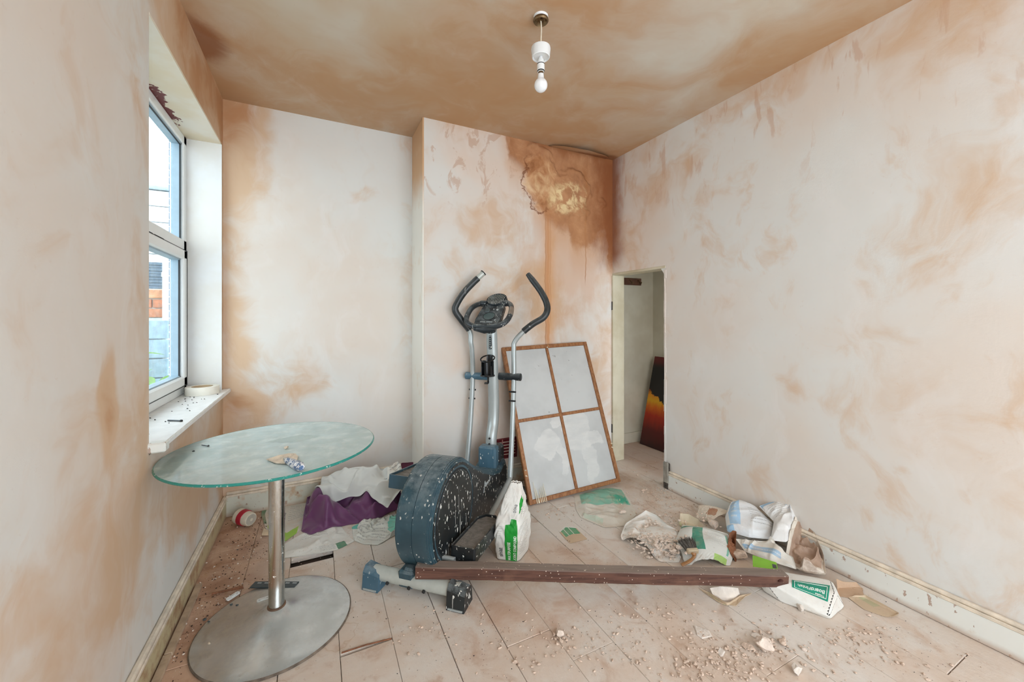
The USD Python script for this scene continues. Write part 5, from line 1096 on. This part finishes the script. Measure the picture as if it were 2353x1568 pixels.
sheet('brown_paper_sack', 'torn open sack showing its crumpled brown paper lining beside the right skirting', 'empty bag', make('sack_lining', bag_fn(lin(178, 152, 132), [(0, .10, 0, 1, lin(224, 216, 202)), (.90, 1, 0, 1, lin(224, 216, 202)), (0, 1, 0, .16, lin(222, 212, 198))], [], dirt=lin(150, 122, 102), amt=.7)),
      bottom=[(1800, 1285, .05), (1850, 1312, .04), (1898, 1318, .03)], right=[(1898, 1318, .03), (1892, 1270, .10), (1872, 1222, .16)], top=[(1872, 1222, .16), (1848, 1196, .19), (1832, 1200, .17)], left=[(1832, 1200, .17), (1815, 1245, .10), (1800, 1285, .05)], slack=1.34, amp=.08, seed=27, support=.5, puff=.0, fold=.045, ffreq=16, fan=1.3, n=46, bend=.12, freq=24)
sheet('plaster_bag', 'folded white bag with blue lettering wedged under the striped bag', 'empty bag', make('bag_blue_text', bag_fn(lin(226, 224, 216), [(.05, .75, .25, .55, lin(150, 186, 214))], [(.1, .9, .3, .5, 1, lin(226, 232, 236))], amt=.4)),
      bottom=[(1712, 1268, .03), (1770, 1290, .05), (1830, 1308, .06)], right=[(1830, 1308, .06), (1822, 1280, .08)], top=[(1822, 1280, .08), (1765, 1245, .08), (1690, 1238, .06)], left=[(1690, 1238, .06), (1712, 1268, .03)], slack=1.2, amp=.04, seed=28, support=.9, puff=.01, fold=.02, ffreq=12, fan=2.0, n=40, bend=.15, freq=20)
# the half full board finish bag, on its side with its label upside down
hb = [P(1752, 1338), P(1790, 1360), P(1908, 1401), P(1942, 1372), P(1800, 1300), P(1728, 1282, .075), P(1748, 1306, .085), P(1922, 1340, .085), P(1912, 1312, .085), P(1890, 1313, .085), P(1905, 1395, .02), P(1925, 1345, .075)]
fbg = thing('board_finish_bag', 'half full white bag with a green label lying at the right end of the beam', 'bag')
hm = hull(hb); hm = trimesh.Trimesh(*trimesh.remesh.subdivide_to_size(hm.vertices, hm.faces, .022)); hm.merge_vertices()
hm = trimesh.smoothing.filter_laplacian(hm, lamb=.5, iterations=3); hv = hm.vertices
hv = hv + hm.vertex_normals * (.007 * (meshkit.fbm(hv * 16, 4, 2)[:, None] - .5)); hv[:, 2] = np.maximum(hv[:, 2], .001); hm.vertices = hv
part('sack', hm, make('board_finish_sack', bag_fn(lin(230, 230, 224), amt=.22)), fbg, smooth=True)
qi, qj = gidx(hv[:, 0], hv[:, 1]); np.maximum.at(GH, (qi, qj), hv[:, 2])
def onto(mesh_pts, q4, thick):
    """puts print (x, y in 0..1) on the face of the sack: q4 are the corners, a ray from the standpoint finds the face behind each point"""
    x, y = mesh_pts[:, 0:1], mesh_pts[:, 1:2]; q = (1 - x) * (1 - y) * q4[0] + x * (1 - y) * q4[1] + x * y * q4[2] + (1 - x) * y * q4[3]
    o = np.array([0, 0, EYE]); d = q - o; T3 = hm.triangles; v0, e1, e2 = T3[:, 0], T3[:, 1] - T3[:, 0], T3[:, 2] - T3[:, 0]; out = np.empty_like(q)
    for i in range(len(d)):
        h = np.cross(d[i], e2); a = (e1 * h).sum(1); a = np.where(np.abs(a) < 1e-12, 1e-12, a); s_ = o - v0; uu_ = (s_ * h).sum(1) / a; qq = np.cross(s_, e1); ww = (d[i] * qq).sum(1) / a; tt = (e2 * qq).sum(1) / a
        ok = (uu_ >= -1e-6) & (ww >= -1e-6) & (uu_ + ww <= 1 + 1e-6) & (tt > 0); t = tt[ok].min() if ok.any() else 1.0; n_ = hm.face_normals[np.where(ok)[0][tt[ok].argmin()]] if ok.any() else np.array([0, 0, 1.0])
        out[i] = o + d[i] * t + n_ * (thick + .0012 * (mesh_pts[i, 2] > .5))
    return out
q4 = [P(1820, 1350, .045), P(1902, 1384, .03), P(1907, 1347, .075), P(1820, 1334, .065)]
def lab(poly, thick, mat, name='label', lbl=None):
    m = extr(poly, 1.0); m = trimesh.Trimesh(*trimesh.remesh.subdivide_to_size(m.vertices * [1, 1, .01], m.faces, .08, max_iter=8)); m.vertices[:, 2] *= 100
    m.vertices = onto(m.vertices, q4, thick); return part(name, m, mat, fbg, lbl, smooth=False)
M_teal = plain('label_teal', lin(22, 142, 116), .45, var=.06)
lab(sbox(0, 0, 1, 1), .0008, M_teal, lbl='teal printed label')
lab(sbox(.06, .10, .95, .90).difference(sbox(.075, .13, .935, .87)), .0022, M_wink, 'label_border')
def lab_text(txt, x1, y0, hx, wscale):
    tm = meshkit.text_mesh(txt, 1.0, 1.0, True); v = tm.vertices.copy(); W_ = v[:, 0].max()
    # upside down: reads from right to left
    v2 = np.c_[x1 - v[:, 0] / W_ * wscale, y0 + hx - v[:, 1] * hx, v[:, 2]]; tm.vertices = onto(v2, q4, .0022); part('lettering', tm, M_wink, fbg, smooth=False)
lab_text('Thistle', .90, .16, .12, .26); lab_text('BoardFinish', .90, .38, .22, .74); lab_text('Cobra', .86, .68, .08, .16) if False else None
q4b = q4; q4 = [P(1730, 1303, .08), P(1788, 1311, .085), P(1784, 1294, .085), P(1729, 1277, .08)]
lab(sbox(0, 0, 1, 1), .0008, plain('label_lime', lin(132, 194, 48), .45, var=.06), 'label_lime', 'lime green printed panel'); lab(sbox(.80, .15, .96, .6), .002, M_ink, 'print_block')
q4 = q4b
sheet('kraft_paper', 'torn brown paper sticking out at the end of the board finish bag', 'paper', make('kraft_paper', bag_fn(lin(196, 166, 138), amt=.4, dirt=lin(214, 190, 166))),
      bottom=[(1926, 1371), (1955, 1376), (1987, 1375)], right=[(1987, 1375), (1980, 1352), (1968, 1336, .03)], top=[(1968, 1336, .03), (1940, 1334, .04), (1922, 1328, .05)], left=[(1922, 1328, .05), (1926, 1371)], slack=1.06, amp=.02, seed=29, n=28, bend=.3)
sheet('cardboard_flap', 'curled beige cardboard flap against the right skirting board', 'cardboard', make('beige_card', bag_fn(lin(204, 182, 154), [(.05, .5, .55, .9, lin(176, 174, 140))], amt=.3)),
      bottom=[(1948, 1374), (1985, 1402), (2034, 1419)], right=[(2034, 1419), (2052, 1416, .008), (2066, 1408, .012)], top=[(2066, 1408, .012), (2025, 1384, .02), (1988, 1366, .02)], left=[(1988, 1366, .02), (1965, 1368, .01), (1948, 1374)], slack=1.03, amp=.015, seed=30, n=28, bend=.5)
sheet('paper_curl', 'curled strip of beige paper on the floor in front of the beam', 'paper', '/World/Looks/beige_card',
      bottom=[(1604, 1352), (1645, 1382), (1690, 1395), (1712, 1372)], right=[(1712, 1372), (1728, 1364)], top=[(1728, 1364), (1702, 1366, .015), (1672, 1385, .02), (1625, 1358, .01)], left=[(1625, 1358, .01), (1604, 1352)], slack=1.06, amp=.02, seed=31, n=28, bend=.4)
M_plas = [plain('plaster_lump_a', lin(222, 206, 192), .95, var=.10, scale=30, bump=.6), plain('plaster_lump_b', lin(212, 190, 172), .95, var=.12, scale=30, bump=.6), plain('plaster_lump_white', lin(222, 213, 203), .95, var=.05, scale=30, bump=.4)]
def lump(u, v, s, label, mat=0, seed=1, flat=.6, name='plaster_lump', z=0, group=None):
    return single(name, flake(P(u, v, z), s, seed, max(.004, s * flat * .35)) if flat <= .3 else rock(P(u, v, z), s, seed, flat, 3), M_plas[mat], label, 'plaster lump', group=group, smooth=15)
single('paper_scrap', hull([P(1631, 1352, .03), P(1640, 1372, 0), P(1690, 1380, 0), P(1700, 1366, .005), P(1696, 1352, .03), P(1655, 1348, .045), P(1660, 1380, 0), P(1680, 1350, .04)]).subdivide().subdivide(), plain('white_scrap', lin(228, 218, 206), .8, bump=.4), 'rounded white plaster scrap lying on the paper curl in front of the beam', 'scrap', smooth=60)
M_brown = plain('torn_brown_paper', lin(150, 100, 70), .9, var=.25, scale=20, bump=.5)
sheet('torn_paper', 'torn reddish brown paper between the teal striped bag and the blue striped bag', 'paper', M_brown,
      bottom=[(1682, 1290), (1692, 1292)], right=[(1692, 1292), (1690, 1250, .05), (1692, 1220, .09)], top=[(1692, 1220, .09), (1684, 1216, .095), (1676, 1226, .08)], left=[(1676, 1226, .08), (1672, 1258, .05), (1682, 1290)], slack=1.35, amp=.05, seed=33, n=26, bend=.1, freq=30)
sheet('torn_card', 'torn cream card on top of the plaster debris behind the split bag', 'card', make('cream_card', bag_fn(lin(214, 202, 176), [(.0, .3, .0, .5, lin(200, 200, 160))], amt=.5)),
      bottom=[(1560, 1204, .02), (1595, 1213, .02), (1618, 1208, .03)], right=[(1618, 1208, .03), (1605, 1192, .05)], top=[(1605, 1192, .05), (1582, 1177, .07), (1563, 1178, .06)], left=[(1563, 1178, .06), (1560, 1204, .02)], slack=1.1, amp=.04, seed=34, n=26, bend=.3)
sheet('torn_paper', 'curly torn white paper shreds against the right skirting behind the blue striped bag', 'paper', make('white_shred', bag_fn(lin(226, 216, 200), [(.4, .7, .3, .8, lin(170, 120, 88))], amt=.3)),
      bottom=[(1600, 1188, .02), (1640, 1202, .03), (1668, 1198, .05)], right=[(1668, 1198, .05), (1672, 1178, .09)], top=[(1672, 1178, .09), (1640, 1172, .07), (1606, 1166, .05)], left=[(1606, 1166, .05), (1600, 1188, .02)], slack=1.5, amp=.08, seed=35, n=34, bend=.08, freq=34)

# paintbrush lying on the bags
br = thing('paintbrush', 'old paintbrush with grey bristles and a bent wooden handle, lying on the bags', 'paintbrush')
b0_, b1_ = P(1566, 1240, .075), P(1603, 1268, .085); hx = P(1583, 1254, .08)
dirb = P(1596, 1268, .08) - P(1576, 1238, .10); dirb /= np.linalg.norm(dirb); sdb = np.cross(dirb, up); sdb /= np.linalg.norm(sdb); updb = np.cross(sdb, dirb)
rs = np.random.RandomState(12); bb = []
for k in range(420):
    a, b = rs.uniform(-1, 1, 2); 
    if a * a + b * b > 1: continue
    root = hx + dirb * .030 + sdb * a * .030 + updb * b * .013; tip = hx - dirb * (.034 + .010 * rs.rand()) + sdb * (a * .046 + .006 * rs.randn()) + updb * (b * .022 + .004 * rs.randn())
    bb.append(tube([root, (root + tip) / 2 + updb * .004 * (1 - b), tip], [.0022, .0019, .0006], 4))
part('bristles', cat_(bb), plain('grey_bristles', lin(92, 88, 82), .7, var=.35, scale=60), br, kind='stuff')
part('bristle_core', hull([hx + dirb * .03 + sdb * a * .028 + updb * b * .011 for a in (-1, 1) for b in (-1, 1)] + [hx - dirb * .025 + sdb * a * .036 + updb * b * .014 for a in (-1, 1) for b in (-1, 1)]), plain('bristle_dark', lin(66, 62, 58), .9), br)
part('ferrule', obox(hx + dirb * .028, sdb, updb, dirb, -.031, .031, -.013, .013, 0, .022, .004), plain('caked_ferrule', lin(200, 184, 156), .8, var=.2), br)
e0 = hx + dirb * .05
part('handle', tube(spline([e0, P(1594, 1281, .05), P(1583, 1291, .03), P(1566, 1299, .014)], 6), [.013] * 4 + [.009] * 6 + [.010] * 9, 12, (1, .7)), plain('varnished_handle', lin(170, 124, 78), .4, var=.15), br)

# ---- plaster lumps that can be told apart
lump(1757, 1497, .045, 'largest pale plaster lump on the floor in front of the board finish bag', 0, 41, .75)
lump(1721, 1490, .025, 'flat plaster lump just left of the largest lump', 1, 42, .4)
lump(1799, 1480, .020, 'small plaster lump just right of the largest lump', 1, 43, .6)
lump(1772, 1478, .018, 'small plaster lump behind the largest lump', 1, 44, .5)
lump(1832, 1549, .030, 'angular white plaster chunk close to the bottom edge of the photo', 2, 45, .7)
lump(1848, 1496, .011, 'single pale pebble of plaster right of the largest lump', 0, 46, .6)
lump(1737, 1462, .030, 'flat elongated white plaster flake behind the largest lump', 2, 47, .25)
lump(1658, 1500, .034, 'flat white plaster flake left of the largest lump', 2, 48, .2)
lump(1612, 1455, .045, 'wide thin white plaster patch on the floor below the middle of the beam', 2, 49, .10)
lump(1285, 1462, .024, 'crumbled plaster lump on the floorboard gap in the middle of the floor', 0, 50, .7)
lump(1289, 1476, .014, 'smaller plaster lump in front of the crumbled one on the floorboard gap', 1, 51, .6)
lump(1184, 1524, .013, 'pinkish plaster lump on the left floorboard gap at the bottom of the photo', 1, 52, .6)
lump(1828, 1388, .020, 'white plaster piece touching the front of the board finish bag', 2, 53, .6)
lump(1838, 1402, .024, 'white faceted plaster chunk in front of the board finish bag', 2, 54, .8)
lump(1702, 1285, .050, 'pinkish crumbled plaster mass between the two printed bags behind the beam', 1, 55, .7, z=0)
lump(1640, 1212, .045, 'smooth beige plaster lump behind the teal striped bag', 0, 56, .6, z=.02)
lump(1428, 1180, .030, 'pale plaster lump lying on the flat teal bag', 0, 57, .5, z=.015)
lump(1478, 1130, .020, 'beige plaster lump on the floor in front of the doorway', 1, 58, .5)
lump(1507, 1258, .022, 'bigger plaster lump inside the split bag', 0, 59, .6, z=.05)
lump(1560, 1262, .020, 'plaster lump beside the paintbrush bristles', 0, 60, .6, z=.05)

# ---- crumbs nobody could count
def crumbs(name, label, cat, regions, mat, seed, szs=(.002, .007), on=True):
    rs = np.random.RandomState(seed); protos = [rock((0, 0, 0), 1.0, 100 + seed + k, .55, 1) for k in range(5)]; V, Fc, n = [], [], 0
    for (u0, u1, v0, v1, cnt) in regions:
        cu, cv, su, sv = (u0 + u1) / 2, (v0 + v1) / 2, (u1 - u0) / 2, (v1 - v0) / 2
        for k in range(cnt):
            u, v = cu + su * np.clip(rs.randn() * .55, -1.2, 1.2), cv + sv * np.clip(rs.randn() * .55, -1.2, 1.2)
            q = P(u, v); z = float(ground(q[0], q[1])) if on else 0.0
            if z > 0: q = P(u, v, z)
            if (q[0] - TX) ** 2 + (q[1] - TY) ** 2 < .32 ** 2: continue
            if not (XL + .03 < q[0] < XR - .03 or (q[0] < 3.2 and DY0 < q[1] < DY1)): continue
            s = szs[0] + (szs[1] - szs[0]) * rs.rand() ** 2.2; a = rs.rand() * 6.28; pm = protos[rs.randint(5)]; w = pm.vertices * s; c, d = math.cos(a), math.sin(a)
            V.append(np.c_[w[:, 0] * c - w[:, 1] * d, w[:, 0] * d + w[:, 1] * c, w[:, 2]] + q); Fc.append(pm.faces + n); n += len(w)
    return single(name, trimesh.Trimesh(np.vstack(V), np.vstack(Fc), process=False), mat, label, cat, kind='stuff', smooth=False)
crumbs('plaster_crumbs', 'pinkish plaster crumbs scattered over the open floor in the foreground', 'plaster crumbs', [(1550, 1850, 1440, 1568, 330), (1620, 1740, 1500, 1568, 110), (1735, 1800, 1475, 1510, 50), (1560, 1640, 1440, 1490, 50), (1900, 2000, 1440, 1480, 40), (1880, 2100, 1430, 1568, 160), (1080, 1400, 1400, 1560, 150), (1330, 1560, 1430, 1540, 120), (880, 1080, 1400, 1500, 60), (1250, 1320, 1440, 1490, 50), (2050, 2250, 1480, 1568, 30), (1380, 1640, 1360, 1440, 90), (1500, 1700, 1500, 1568, 120)], M_plas[1], 7, (.0015, .010))
crumbs('plaster_crumbs', 'pale plaster rubble filling the split bag', 'plaster crumbs', [(1455, 1565, 1195, 1275, 620), (1530, 1560, 1250, 1285, 80)], M_plas[0], 8, (.004, .016))
crumbs('plaster_crumbs', 'plaster rubble strewn in front of the doorway and the end of the white skirting', 'plaster crumbs', [(1440, 1600, 1120, 1200, 320), (1480, 1560, 1110, 1150, 90), (1560, 1680, 1160, 1215, 150), (1230, 1330, 1150, 1200, 60), (1440, 1530, 1050, 1120, 40)], M_plas[1], 9, (.002, .011))
crumbs('dirt_crumbs', 'dark dirt and wood crumbs on the bare boards under the window', 'dirt', [(500, 620, 1200, 1320, 170), (440, 560, 1300, 1420, 120), (390, 470, 1400, 1560, 80), (560, 640, 1180, 1240, 50)], plain('dirt_dark', lin(72, 52, 42), .95, var=.3), 10, (.0015, .006))
crumbs('plaster_crumbs', 'pale plaster crumbs on the bare boards between the table foot and the window wall', 'plaster crumbs', [(500, 620, 1200, 1340, 60), (440, 560, 1300, 1440, 60), (380, 460, 1430, 1568, 30), (640, 900, 1250, 1340, 110)], M_plas[0], 11, (.002, .008))
crumbs('grit_specks', 'black specks scattered over the pale floor', 'grit', [(760, 1100, 1270, 1560, 90), (1100, 1700, 1370, 1560, 90), (1240, 1460, 1180, 1290, 40), (1700, 2200, 1400, 1560, 50)], M_gasket, 12, (.001, .0035))

# peeling lining paper where ceiling and chimney breast meet
t_ = np.linspace(0, 1, 30); px_ = 1.78 + .62 * t_
top_ = np.c_[px_, np.full(30, YB - .004), np.full(30, ZC - .001)]
low_ = np.c_[px_, YB - .03 - .10 * np.sin(math.pi * t_) ** .7 - .02 * meshkit.noise(np.c_[px_ * 9, px_ * 0, px_ * 0]), ZC - .012 - .022 * np.sin(math.pi * t_)]
vv = np.vstack([top_, low_, low_ + [0, 0, -.0025], top_ + [0, 0, -.0025]]); ff = []
for r_ in range(4):
    for i in range(29):
        a, b = r_ * 30 + i, ((r_ + 1) % 4) * 30 + i; ff += [[a, b, b + 1], [a, b + 1, a + 1]]
single('peeling_paper', trimesh.Trimesh(vv, np.array(ff), process=False), M_ceil, 'strip of lining paper peeling off the ceiling above the damp patch', 'peeling paper', smooth=True)

# ------------------------------------------------------------------ put every thing's origin at its own base
for prim in W.GetPrim().GetChildren():
    if prim.GetTypeName() != 'Xform' or prim.GetCustomDataByKey('kind') == 'structure': continue
    tr = prim.GetAttribute('xformOp:translate').Get()
    if tr is None or Gf.Vec3d(tr).GetLength() > 1e-9: continue
    pts = [np.array(c.GetAttribute('points').Get()) for c in Usd.PrimRange(prim) if c.GetTypeName() == 'Mesh']
    al = np.vstack(pts); o = np.array([(al[:, 0].min() + al[:, 0].max()) / 2, (al[:, 1].min() + al[:, 1].max()) / 2, al[:, 2].min()])
    prim.GetAttribute('xformOp:translate').Set(tuple(map(float, o)))
    for c in Usd.PrimRange(prim):
        if c.GetTypeName() == 'Mesh':
            q = np.array(c.GetAttribute('points').Get()) - o
            from pxr import Vt
            c.GetAttribute('points').Set(Vt.Vec3fArray.FromNumpy(q.astype(np.float32)))
